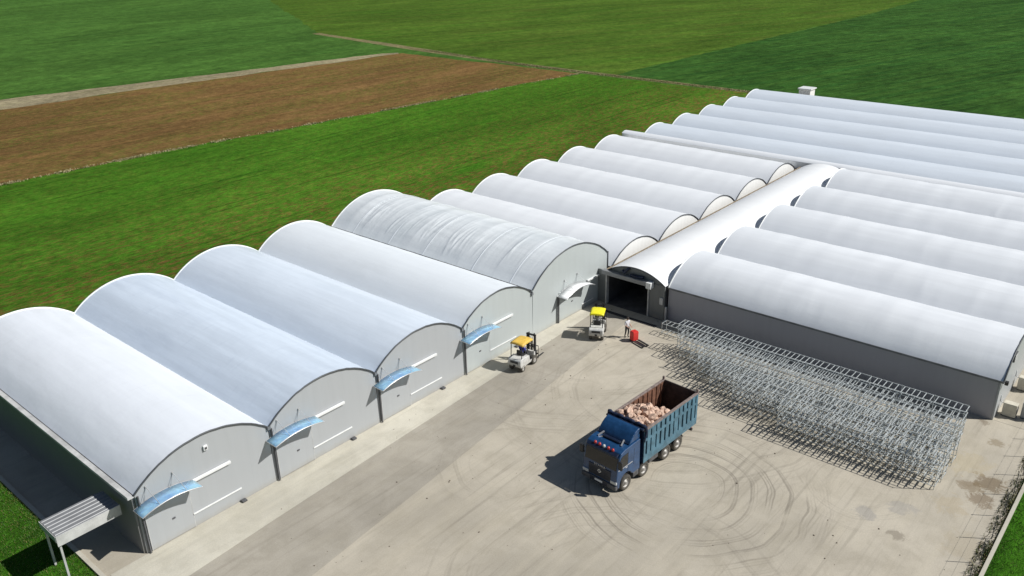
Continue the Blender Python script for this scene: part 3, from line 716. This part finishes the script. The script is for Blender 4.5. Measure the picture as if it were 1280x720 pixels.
# tipper body
X0, X1, HB, ZB, ZT = -1.28, -6.91, 1.24, 1.02, 3.24
bod = bpy.data.objects.new('tipper_body', None); C.objects.link(bod); bod.parent = T
s = MB(); s.box(X1+.06, X0-.06, -HB+.06, HB-.06, ZB, ZB+.12); s.build('floor', M['rust'], bod)
for sy in (-1, 1):
    s = MB(); s.box(X1+.03, X0-.03, *sorted((sy*(HB-.05), sy*(HB-.085))), ZB+.02, ZT-.03); s.build('inner_wall', M['rust'], bod)
    s = MB(); s.box(X1+.03, X0-.03, *sorted((sy*(HB-.048), sy*(HB-.02))), ZB+.02, ZT-.03); s.build('recess_panel', M['tipper_recess'], bod)
    s = MB(); yo = sorted((sy*(HB-.02), sy*(HB+.045)))
    s.box(X1, X0, *yo, ZB, ZB+.50); s.box(X1, X0, *yo, ZB+1.42, ZB+1.58); s.box(X1, X0, *yo, ZT-.17, ZT-.10)
    n = 12
    for q in range(n+1):
        x = X1 + (X0-X1)*q/n; wq = .15 if q % 5 else .20
        yo2 = sorted((sy*(HB-.018), sy*(HB+.05)))
        s.box(max(X1+.001, x-wq), min(X0-.001, x+wq), *yo2, ZB+.40, ZT-.12)
    s.build('side_rib', M['tipper_teal'], bod)
    s = MB(); s.box(X1, X0, *sorted((sy*(HB-.09), sy*(HB+.06))), ZT-.10, ZT, bev=.015); s.build('top_rail', M['rust_rim'], bod)
    s = MB()
    for q in range(11):
        x = X1+.4+q*.48; s.box(x-.04, x+.04, *sorted((sy*(HB-.14), sy*(HB-.086))), ZB+.2, ZT-.12)
    s.build('inner_rib', M['rust'], bod)
s = MB(); s.box(X1-.02, X1+.05, -HB+.02, HB-.02, ZB+.05, ZT-.02); tg = s.build('tailgate', M['rust_baked_shade'], bod)
s = MB()
for y in (-.8,0,.8): s.box(X1-.06, X1-.021, y-.08, y+.08, ZB+.1, ZT-.1)
s.box(X1-.07,X1-.021,-HB+.04,HB-.04,ZT-.2,ZT-.05); s.build('tailgate_rib', M['tipper_teal'], tg)
for sy in (-1,1):
    s = MB(); s.box(X1-.03, X1+.09, *sorted((sy*(HB-.08), sy*(HB+.05))), ZT+.003, ZT+.22, bev=.02); s.build('hinge', M['rust_rim'], bod)
s = MB(); s.box(X0-.05, X0+.03, -HB, HB, ZB, 3.40); s.box(X0-.02, X0+.22, -HB-.06, HB+.06, 3.30, 3.40); s.build('headboard', M['truck_navy'], bod)
s = MB(); s.tube([(X0-.06, y, 3.46+.03*math.sin(y*9)) for y in [(-1.34+.134*q) for q in range(21)]], [.10+.03*math.sin(q*2.1) for q in range(21)], 8)
for sy in (-1,1): s.tube([(X0-.06, sy*1.3, 3.46), (X0-.1, sy*1.36, 3.15), (X0+.02, sy*1.34, 2.75), (X0-.04, sy*1.31, 2.45)], [.1,.08,.06,.02], 6)
s.build('rolled_tarp', M['tarp'], bod)

# load
rocks = []
for k in range(5):
    bm = bmesh.new(); bmesh.ops.create_icosphere(bm, subdivisions=2, radius=1)
    rr = random.Random(100+k); ax = [Vector((rr.gauss(0,1), rr.gauss(0,1), rr.gauss(0,1))).normalized() for _ in range(9)]; cut = [rr.uniform(.5,.88) for _ in ax]
    for v in bm.verts:
        c = v.co.copy()
        for a, h in zip(ax, cut):
            d = c.dot(a)
            if d > h: c -= a*(d-h)
        v.co = c*rr.uniform(.95,1.05)
    mb = MB(); mb.bm(bm); rocks.append(mb)
RT = Matrix.Translation(TL) @ Matrix.Rotation(TA, 4, 'Z')
def heap(x, y):
    u = (X0 - x)/3.6
    return ZB+.12 + max(0, (2.2 - 1.1*max(0, u-.45)**1.2*2.0 - .35*(y/1.1)**2 - .15*max(0,.25-u)*4))
hm = MB(); nx, ny = 18, 9; vs = []
for i in range(nx+1):
    for j in range(ny+1):
        x = X0-.10 - 4.3*i/nx; y = -1.08 + 2.16*j/ny; vs.append((x, y, max(ZB+.13, heap(x, y)-.18+random.uniform(-.06,.06))))
hm.add(vs, [(i*(ny+1)+j, i*(ny+1)+j+1, (i+1)*(ny+1)+j+1, (i+1)*(ny+1)+j) for i in range(nx) for j in range(ny)], 0, False)
ho = hm.build('rubble', M['stone']); ho.matrix_world = RT
ho['kind'] = 'stuff'; ho['label'] = 'fine brown rubble under the lumps in the tipper body'; ho['category'] = 'rubble'
protos = []; rr = random.Random(3); placed = []
tries = 0
while len(placed) < 92 and tries < 9000:
    tries += 1
    x = X0-.2 - rr.random()*3.75; y = rr.uniform(-.98,.98); r = rr.uniform(.17,.33)
    if any((x-a)**2+(y-b)**2 < (.62*(r+c))**2 for a, b, c in placed): continue
    placed.append((x, y, r)); k = len(placed) % 5
    if k not in [p[0] for p in protos] and len(protos) < 5:
        o = rocks[k].build('stone', M['stone']); protos.append((k, o))
    else:
        src = [p[1] for p in protos if p[0] == k][0]; o = src.copy(); C.objects.link(o)
    w_ = RT @ Vector((x, y, heap(x, y)+rr.uniform(-.10,.16)))
    o.location = w_; o.rotation_euler = (rr.uniform(0,6), rr.uniform(0,6), rr.uniform(0,6)); o.scale = (r*rr.uniform(.9,1.3), r*rr.uniform(.8,1.1), r*rr.uniform(.75,1))
    tag(o, 'pinkish brown lump in the heap loaded on the blue tipper truck', 'stone', 'lumps heaped in the tipper body')

# ------------------------------------------------------------------ people
def person(name, label, loc, rz, joints, edges, mats_by_edge, mats, group=None, cap=None):
    """one continuous skinned figure; joints {name:(x,y,z,r)}"""
    bm = bmesh.new(); ly = bm.verts.layers.skin.verify(); V = {}
    for k, (x, y, z, r) in joints.items():
        v = bm.verts.new((x, y, z)); v[ly].radius = (r, r); V[k] = v
    V['pelvis'][ly].use_root = True
    for a, b in edges: bm.edges.new((V[a], V[b]))
    me = bpy.data.meshes.new(name); bm.to_mesh(me); bm.free()
    o = bpy.data.objects.new(name+'_rig', me); C.objects.link(o)
    sk = o.modifiers.new('skin', 'SKIN'); sk.use_smooth_shade = True
    sb = o.modifiers.new('sub', 'SUBSURF'); sb.levels = 2; sb.render_levels = 2
    bpy.context.view_layer.update()
    m2 = bpy.data.meshes.new_from_object(o.evaluated_get(bpy.context.evaluated_depsgraph_get())); bpy.data.objects.remove(o)
    m2.name = name; m2.materials.clear()
    for m in mats: m2.materials.append(m)
    segs = [(Vector(joints[a][:3]), Vector(joints[b][:3]), mats_by_edge[i], (joints[a][3]+joints[b][3])/2) for i, (a, b) in enumerate(edges)]
    for p in m2.polygons:
        c = p.center; best = 1e9
        for a, b, mi, r in segs:
            d = b-a; t_ = max(0, min(1, (c-a).dot(d)/max(1e-9, d.length_squared))); q = (c-(a+d*t_)).length / (r+.01)
            if q < best: best = q; p.material_index = mi
        p.use_smooth = True
    b = bpy.data.objects.new(name, m2); C.objects.link(b); b.location = loc; b.rotation_euler = (0,0,rz)
    tag(b, label, 'person', group)
    h = joints['head']
    for sy in (-1, 1):
        e = MB(); e.lathe([(0,-.012),(.012,0),(0,.012)], (h[0]+.088, h[1]+sy*.032, h[2]+.0), 'z', 8); e.build('eye', M['hair'], b)
        e = MB(); e.lathe([(0,-.03),(.02,-.01),(.02,.015),(0,.03)], (h[0]-.005, h[1]+sy*.092, h[2]-.01), 'z', 8); e.build('ear', M['skin'], b)
    c = MB(); c.lathe([(.104,-.02),(.108,.03),(.09,.075),(.05,.108),(0,.118)], (h[0]-.012, h[1], h[2]+.025), 'z', 16)
    if cap == 'cap': c.prism([(.06,-.07),(.17,-.05),(.19,0),(.17,.05),(.06,.07)], h[2]+.035, h[2]+.055, 'z')
    c.build('cap' if cap else 'hair', M['white_cloth'] if cap == 'cap' else M['hair'], b)
    return b
def figure(pose):
    """joint table for a standing / seated adult facing +x"""
    J = {}; E = []; K = []
    def seq(names, k):
        for a, b in zip(names, names[1:]): E.append((a, b)); K.append(k)
    J.update(pose)
    seq(['pelvis','belly','chest','neck'], 1); seq(['neck','throat','head','crown'], 0); seq(['head','nose'], 0)
    for s_ in 'LR':
        seq(['chest','sh'+s_,'el'+s_], 1); seq(['el'+s_,'wr'+s_], 3); seq(['wr'+s_,'ha'+s_], 0)
        seq(['pelvis','hip'+s_,'kn'+s_,'an'+s_], 2); seq(['an'+s_,'toe'+s_], 4)
        w = Vector(J['wr'+s_][:3]); h = Vector(J['ha'+s_][:3]); d = (h-w).normalized(); up = Vector((0,0,1)) if abs(d.z) < .8 else Vector((1,0,0))
        sd = d.cross(up).normalized()
        for i, (o, l) in enumerate(((-.03,.07),(-.01,.08),(.012,.075),(.032,.06))):
            p1 = h + sd*o + d*.03; p2 = p1 + d*l*.5; p3 = p2 + (d*.6 - up*.8).normalized()*l*.5
            for j, p in enumerate((p1, p2, p3)): J['f%s%d%d' % (s_, i, j)] = (*p, .009)
            seq(['ha'+s_, 'f%s%d0' % (s_, i), 'f%s%d1' % (s_, i), 'f%s%d2' % (s_, i)], 0)
        sg = -1 if s_ == 'L' else 1
        p1 = w + sd*sg*-.035 + d*.03; p2 = p1 + (d - sd*sg*.6).normalized()*.035
        J['t'+s_+'0'] = (*p1, .011); J['t'+s_+'1'] = (*p2, .009); seq(['wr'+s_, 't'+s_+'0', 't'+s_+'1'], 0)
    return J, E, K
stand = dict(pelvis=(0,0,.95,.13), belly=(.01,0,1.10,.125), chest=(.03,0,1.33,.14), neck=(.03,0,1.45,.06), throat=(.04,0,1.51,.052), head=(.06,0,1.61,.088), crown=(.05,0,1.69,.07), nose=(.145,0,1.595,.014),
  shL=(.03,.19,1.39,.062), elL=(-.02,.25,1.12,.045), wrL=(.20,.22,.98,.034), haL=(.27,.21,.95,.032), shR=(.03,-.19,1.39,.062), elR=(.03,-.27,1.12,.045), wrR=(.24,-.16,1.02,.034), haR=(.31,-.14,1.0,.032),
  hipL=(0,.10,.88,.095), knL=(.06,.11,.48,.062), anL=(-.02,.11,.08,.045), toeL=(.14,.13,.045,.04), hipR=(0,-.10,.88,.095), knR=(-.02,-.11,.48,.062), anR=(-.12,-.11,.08,.045), toeR=(.04,-.13,.045,.04))
sit = dict(pelvis=(0,0,.12,.14), belly=(-.02,0,.28,.13), chest=(.0,0,.50,.145), neck=(.02,0,.63,.06), throat=(.035,0,.69,.052), head=(.06,0,.79,.088), crown=(.05,0,.87,.07), nose=(.145,0,.775,.014),
  shL=(.0,.19,.57,.062), elL=(.10,.25,.32,.045), wrL=(.33,.12,.40,.034), haL=(.40,.09,.42,.032), shR=(.0,-.19,.57,.062), elR=(.10,-.25,.32,.045), wrR=(.33,-.12,.40,.034), haR=(.40,-.09,.42,.032),
  hipL=(.04,.10,.10,.10), knL=(.46,.13,.11,.068), anL=(.50,.13,-.32,.045), toeL=(.66,.14,-.36,.04), hipR=(.04,-.10,.10,.10), knR=(.46,-.13,.11,.068), anR=(.50,-.13,-.32,.045), toeR=(.66,-.14,-.36,.04))

# ------------------------------------------------------------------ forklifts
def forklift(label, loc, rz, roofmat, lift=.10):
    t = thing('forklift', label, 'forklift', loc, rz, 'forklifts on the lane')
    s = MB(); s.prism([(-1.22,.42),(-1.28,.62),(-1.26,.92),(-1.12,1.04),(-.55,1.06),(-.55,.30),(-1.02,.30)], -.55, .55, bev=.06, seg=3); cw = s.build('counterweight', M['lift_white'], t)
    s = MB(); s.box(-1.292,-1.25,-.33,.33,.70,.88,bev=.01); s.build('grille', M['black_metal'], cw)
    s = MB(); s.box(-1.30,-1.22,-.09,.09,.46,.60,bev=.01); s.build('tow_hitch', M['black_metal'], cw)
    s = MB(); s.prism([(-.546,.32),(-.546,.98),(-.02,.94),(.06,.52),(.52,.50),(.58,.95),(.74,.95),(.80,.32)], -.50, .50, bev=.03); s.build('body', M['lift_white'], t)
    s = MB(); s.box(-.52,-.03,-.27,.27,.975,1.08,bev=.04); s.box(-.60,-.47,-.25,.25,1.05,1.42,bev=.04); s.build('seat', M['seat_black'], t)
    s = MB(); s.box(.05,.5,-.48,.48,.51,.53); s.build('floor_plate', M['black_metal'], t)
    s = MB(); s.tube([(.55,0,.9),(.36,0,1.22)], .03, 8); s.lathe([(.16,-.015),(.18,0),(.16,.015)], (.35,0,1.23), 'z', 18); s.build('steering_wheel', M['black_metal'], t)
    for sy in (-1,1):
        for x, r in ((-.88,.25),(.58,.34)):
            e = bpy.data.objects.new('wheel', None); C.objects.link(e); e.parent = t; e.location = (x,0,0)
            y0 = sy*(.60 if r > .3 else .56); wd = .22
            MB().lathe([(r*.55,-.02*sy),(r*.9,0),(r,-.04*sy),(r,-(wd-.04)*sy),(r*.9,-wd*sy),(r*.4,-wd*sy)], (0,y0,r), n=22).build('tyre', M['rubber'], e)
            MB().lathe([(r*.56,-.03*sy),(r*.45,-.06*sy),(r*.2,-.04*sy),(0,-.03*sy)], (0,y0,r), n=16).build('rim', M['rim_grey'], e)
        s = MB(); s.tube([(-.98,sy*.46,1.02),(-.92,sy*.46,2.0),(-.86,sy*.44,2.1)], .032, 8); s.build('guard_pillar', M['black_metal'], t)
        s = MB(); s.tube([(.66,sy*.46,.94),(.42,sy*.46,2.0),(.36,sy*.44,2.1)], .032, 8); s.build('guard_pillar', M['black_metal'], t)
        s = MB(); s.box(.92,1.06,*sorted((sy*.26,sy*.38)),.10,2.12); s.box(1.0,1.09,*sorted((sy*.20,sy*.25)),.14,2.2); s.build('mast_channel', M['black_metal'], t)
        s = MB(); s.box(1.16,1.20,*sorted((sy*.22,sy*.34)),lift,lift+.5); s.prism([(1.2,lift),(2.2,lift+.01),(2.2,lift+.03),(1.2,lift+.05)], *sorted((sy*.22,sy*.34))); s.build('fork', M['black_metal'], t)
    s = MB(); s.box(.93,1.05,-.4,.4,2.02,2.12); s.box(.90,.94,-.38,.38,1.1,1.18); s.box(.90,.94,-.38,.38,.3,.4); s.tube([(.99,0,.2),(.99,0,1.75)], .05, 8); s.tube([(1.0,.1,.3),(1.0,.1,1.9)], .015, 6); s.tube([(1.0,-.1,.3),(1.0,-.1,1.9)], .015, 6); s.build('mast_crossbar', M['black_metal'], t)
    s = MB()
    for z in (lift+.08, lift+.42): s.box(1.10,1.15,-.52,.52,z,z+.09)
    for y in (-.52,-.26,0,.26,.5): s.bar((1.12,y,lift+.1),(1.12,y,lift+1.1),.03)
    s.bar((1.12,-.53,lift+1.1),(1.12,.52,lift+1.1),.04); s.build('load_backrest', M['black_metal'], t)
    vs = []; n = 9
    for i in range(n):
        for j in range(n):
            u = i/(n-1)*2-1; v = j/(n-1)*2-1
            vs.append((-.27+u*.66, v*.54, 2.20 - .05*abs(u)**3 - .06*abs(v)**3 + random.uniform(-.008,.008)))
    s = MB(); s.add(vs, [(i*n+j, i*n+j+1, (i+1)*n+j+1, (i+1)*n+j) for i in range(n-1) for j in range(n-1)], 0, True)
    rim = [i*n for i in range(n)] + [(n-1)*n+j for j in range(1,n)] + [i*n+n-1 for i in range(n-2,-1,-1)] + [j for j in range(n-2,0,-1)]
    dn = [(vs[i][0], vs[i][1], vs[i][2]-.10) for i in rim]; o0 = len(s.v); s.add(dn, [], 0)
    for i in range(len(rim)): s.f.append((rim[i], rim[(i+1) % len(rim)], o0+(i+1) % len(rim), o0+i)); s.m.append(0); s.sm.append(False)
    s.f.append(tuple(o0+i for i in range(len(rim)))); s.m.append(0); s.sm.append(False)
    s.build('roof_cover', roofmat, t)
    return t
def at_local(loc, rz, p): return Matrix.Translation(loc) @ Matrix.Rotation(rz, 4, 'Z') @ Vector(p)
F1 = ((27.85, -2.38, .008), math.radians(6)); F2 = ((35.25, -3.72, .004), math.radians(28))
forklift('white forklift with a dull orange yellow roof, side on near the grey tunnel doors', *F1, M['yellow_dull'])
forklift('white forklift with a bright lemon yellow roof, rear towards the yard before the portal', *F2, M['yellow_bright'], .35)
J, E_, K = figure(sit)
person('person', 'person in blue top and white cap seated on the forklift with dull yellow roof', at_local(F1[0], F1[1], (-.30,0,1.02)), F1[1], J, E_, K, [M['skin'], M['blue_cloth'], M['dark_cloth'], M['blue_cloth'], M['black_metal']], cap='cap')
person('person', 'person in dark clothes seated on the forklift with the bright lemon yellow roof', at_local(F2[0], F2[1], (-.30,0,1.02)), F2[1], J, E_, K, [M['skin'], M['grey_cloth'], M['dark_cloth'], M['white_cloth'], M['black_metal']])
# powered pallet truck and its walker
PT = ((36.02, -6.62, 0), math.radians(-107))
t = thing('pallet_truck', 'red powered pallet truck with two black forks before the portal', 'pallet truck', *PT)
s = MB(); s.box(-.30,.16,-.26,.26,.10,.82,bev=.04); s.build('body', M['red'], t)
s = MB(); s.box(-.27,.10,-.22,.22,.82,.85,bev=.015); s.build('battery_cover', M['red'], t)
for sy in (-1,1):
    s = MB(); s.box(.16,1.36,*sorted((sy*.14,sy*.30)),.09,.15,bev=.015); f_ = s.build('fork', M['black_metal'], t)
    s = MB(); s.lathe([(0,-.05),(.045,-.05),(.045,.05),(0,.05)], (1.2,sy*.22,.047), n=12); s.build('roller', M['rubber'], f_)
    s = MB(); s.lathe([(0,-.04),(.09,-.04),(.09,.04),(0,.04)], (-.25,sy*.24,.09), n=14); s.build('wheel', M['rubber'], t)
s = MB(); s.tube([(-.29,0,.55),(-.78,0,1.02)], .025, 8); s.tube([(-.78,-.16,1.03),(-.78,.16,1.03)], .022, 8); s.build('tiller', M['black_metal'], t)
J, E_, K = figure(stand)
person('person', 'person in a white shirt and dark trousers standing behind the red pallet truck', (36.20, -5.80, 0), math.radians(-105), J, E_, K, [M['skin'], M['white_cloth'], M['dark_cloth'], M['skin'], M['black_metal']])

# ------------------------------------------------------------------ cooling units by the right block
def cooler(label, x, y):
    t = thing('cooling_unit', label, 'cooling unit', (x, y, 0), 0, 'cooling units along the end walls')
    s = MB(); s.box(0,.5,-.4,.4,.06,.95,bev=.02); b = s.build('cabinet', M['beige_box'], t)
    s = MB(); s.box(.05,.12,-.42,.42,0,.06); s.box(.38,.45,-.42,.42,0,.06); s.build('foot', M['dark_grey'], t)
    s = MB(); s.lathe([(.28,0),(.28,-.02),(.22,-.025),(0,-.025)], (.25,-.402,.52), n=20); s.build('fan_grille', M['dark_grey'], b)
    s = MB(); s.tube([(.25,.4,.8),(.25,.62,.85),(.25,.64,1.3)], .03, 6); s.build('pipe', M['white_paint'], t)
    return t
def cabinet(label, x, y):
    t = thing('control_cabinet', label, 'cabinet', (x, y, 0), 0, 'upright cabinets by the cooling units')
    s = MB(); s.box(0,.36,-.45,.45,.04,1.12,bev=.02); b = s.build('cabinet_body', M['ledge'], t)
    s = MB(); s.box(-.02,-.002,-.38,.38,.14,1.04); s.build('door', M['ledge'], b)
    s = MB(); s.box(.02,.34,-.43,.43,0,.04); s.build('plinth', M['dark_grey'], t)
cooler('beige cooling unit at the outer corner of the long shaded wall', 41.75, -31.15); cabinet('upright grey cabinet in front of the corner cooling unit', 42.15, -32.2)
cooler('beige cooling unit at the picture edge, one tunnel back from the wall corner', 45.9, -31.15); cabinet('upright grey cabinet at the picture edge by the second cooling unit', 46.4, -32.2)

# ------------------------------------------------------------------ stuff: grass, weeds, grit
def blades(name, n, area, h, mats, seed, label, dens=None, wd=.012):
    rnd = random.Random(seed); mb = MB()
    for _ in range(n):
        x, y = area(rnd)
        if dens and rnd.random() > dens(x, y): continue
        hh = h*rnd.uniform(.4, 1.2); a = rnd.uniform(0, 2*PI); lx, ly = math.cos(a)*hh*rnd.uniform(.1,.7), math.sin(a)*hh*rnd.uniform(.1,.7)
        px, py = -math.sin(a)*wd, math.cos(a)*wd
        mb.add([(x-px,y-py,0),(x+px,y+py,0),(x+lx*.45+px*.7,y+ly*.45+py*.7,hh*.6),(x+lx*.45-px*.7,y+ly*.45-py*.7,hh*.6),(x+lx,y+ly,hh)], [(0,1,2,3),(3,2,4)], rnd.randrange(len(mats)))
    o = mb.build(name, mats, kind='stuff'); o['label'] = label; o['category'] = name.replace('_', ' '); return o
gm = [plain('blade_green', (.055,.13,.012), .6, .3), plain('blade_dark', (.035,.085,.010), .6, .3), plain('blade_dry', (.16,.15,.04), .7, .3)]
blades('grass', 26000, lambda r: (-2.45 - 6*r.random()**1.3, r.uniform(-1, 18)), .10, [gm[0],gm[0],gm[1],gm[2]], 1, 'short grass beside the kerb at the near tunnel')
blades('grass', 12000, lambda r: (r.uniform(22, 44), YK-.2 - 3.2*r.random()**1.4), .11, [gm[0],gm[0],gm[1],gm[2]], 2, 'short grass beyond the kerb at the right edge of the yard')
def wd_(x, y): return .5+.5*math.sin(x*1.9)*math.sin(x*.7+1)
blades('weeds', 9000, lambda r: (r.uniform(18, 42), YK+.05 + .55*r.random()**2.2), .16, [gm[1],gm[2],plain('weed_brown', (.12,.095,.05), .8, .4)], 3, 'scruffy dark weeds growing along the kerb of the yard', wd_, .018)
blades('rough_grass', 30000, lambda r: (r.uniform(-4, 128), 24.9 + 1.6*r.random()**1.6), .38, [gm[0],gm[1],gm[1],gm[2]], 4, 'rough grass strip along the rear ends of the tunnels', None, .035)
def along(poly, spread):
    def f(r):
        t = r.random()*(len(poly)-1); i = int(t); u = t-i
        return (poly[i][0]+(poly[i+1][0]-poly[i][0])*u + r.gauss(0, spread*.4), poly[i][1]+(poly[i+1][1]-poly[i][1])*u + r.gauss(0, spread))
    return f
def clump(x, y): return .15+.85*(math.sin(x*.31)+math.sin(x*.83+1)+math.sin(x*.13+2) > .2)
dry = plain('blade_straw', (.42,.36,.20), .8, .3)
blades('margin_weeds', 9000, along([(22,80.8),(44,79.6),(85,74.2),(131.2,68.6)], .3), .17, [gm[2],dry,dry,dry], 6, 'straggly dry weeds along the edge between the green and brown fields', clump, .05)
blades('track_weeds', 7000, along([(132.2,30),(132.6,60),(133.0,80),(134.6,96),(138,122)], 1.2), .13, [gm[0],gm[2],gm[2],dry], 7, 'rough weeds along the far field track', None, .05)
gb = MB(); rr = random.Random(12)
for k in range(260):
    x = rr.uniform(4, 44); y = rr.uniform(-33, -1.0); r = rr.choice([.02,.03,.03,.04,.06])
    if 30.5 < x < 38.2 and y < -9: continue
    a = rr.uniform(0, 6.3)
    vs = [(x+r*math.cos(a+q*PI/2)*rr.uniform(.6,1.3), y+r*math.sin(a+q*PI/2)*rr.uniform(.6,1.3), .009) for q in range(4)] + [(x+rr.uniform(-.3,.3)*r, y, r*.8+.009)]
    gb.add(vs, [(0,1,4),(1,2,4),(2,3,4),(3,0,4)])
o = gb.build('grit', plain('grit', (.13,.10,.07), .9, .4), kind='stuff'); o['label'] = 'scattered grit and clods on the concrete yard'; o['category'] = 'grit'

# ------------------------------------------------------------------ light
sd = Vector((-.67, 1.0, -1.16)).normalized()
el = math.asin(-sd.z); az = math.atan2(-sd.x, -sd.y)          # compass angle of the sun measured from +Y toward +X
W = bpy.data.worlds.new('World'); SC.world = W; W.use_nodes = True
n = W.node_tree.nodes; bg = n['Background']; sk = n.new('ShaderNodeTexSky'); sk.sky_type = 'NISHITA'; sk.sun_disc = False
sk.sun_elevation = el; sk.sun_rotation = az; sk.altitude = 200; sk.air_density = 1.0; sk.dust_density = .8; sk.ozone_density = 1.5
W.node_tree.links.new(sk.outputs[0], bg.inputs[0]); bg.inputs[1].default_value = .05
su = bpy.data.lights.new('sun', 'SUN'); su.energy = 5.0; su.angle = math.radians(.53); su.color = (1, .98, .94)
so = bpy.data.objects.new('sun', su); C.objects.link(so); so.rotation_euler = sd.to_track_quat('-Z', 'Y').to_euler(); so.location = (60, -60, 80)

# ------------------------------------------------------------------ camera (solved from the picture's vanishing lines)
f_px, yaw, pitch, roll = 1058.687, math.radians(48.946), math.radians(23.624), math.radians(-1.315)
fw = Vector((math.sin(yaw)*math.cos(pitch), math.cos(yaw)*math.cos(pitch), -math.sin(pitch)))
r_ = Vector((math.cos(yaw), -math.sin(yaw), 0)); u_ = r_.cross(fw)
c_, s_ = math.cos(roll), math.sin(roll); rr_ = r_*c_ + u_*s_; uu_ = u_*c_ - r_*s_
cam = bpy.data.cameras.new('camera'); co = bpy.data.objects.new('camera', cam); C.objects.link(co)
cam.sensor_width = 36; cam.lens = f_px/1280*36; cam.clip_start = .5; cam.clip_end = 8000
m = Matrix((( rr_.x, uu_.x, -fw.x, -13.798), (rr_.y, uu_.y, -fw.y, -37.648), (rr_.z, uu_.z, -fw.z, 30.033), (0,0,0,1)))
co.matrix_world = m; SC.camera = co
vs_ = SC.view_settings; SC.display_settings.display_device = 'sRGB'
vs_.view_transform = 'Standard'; vs_.look = 'None'; vs_.exposure = 0; vs_.gamma = 1; vs_.use_curve_mapping = False
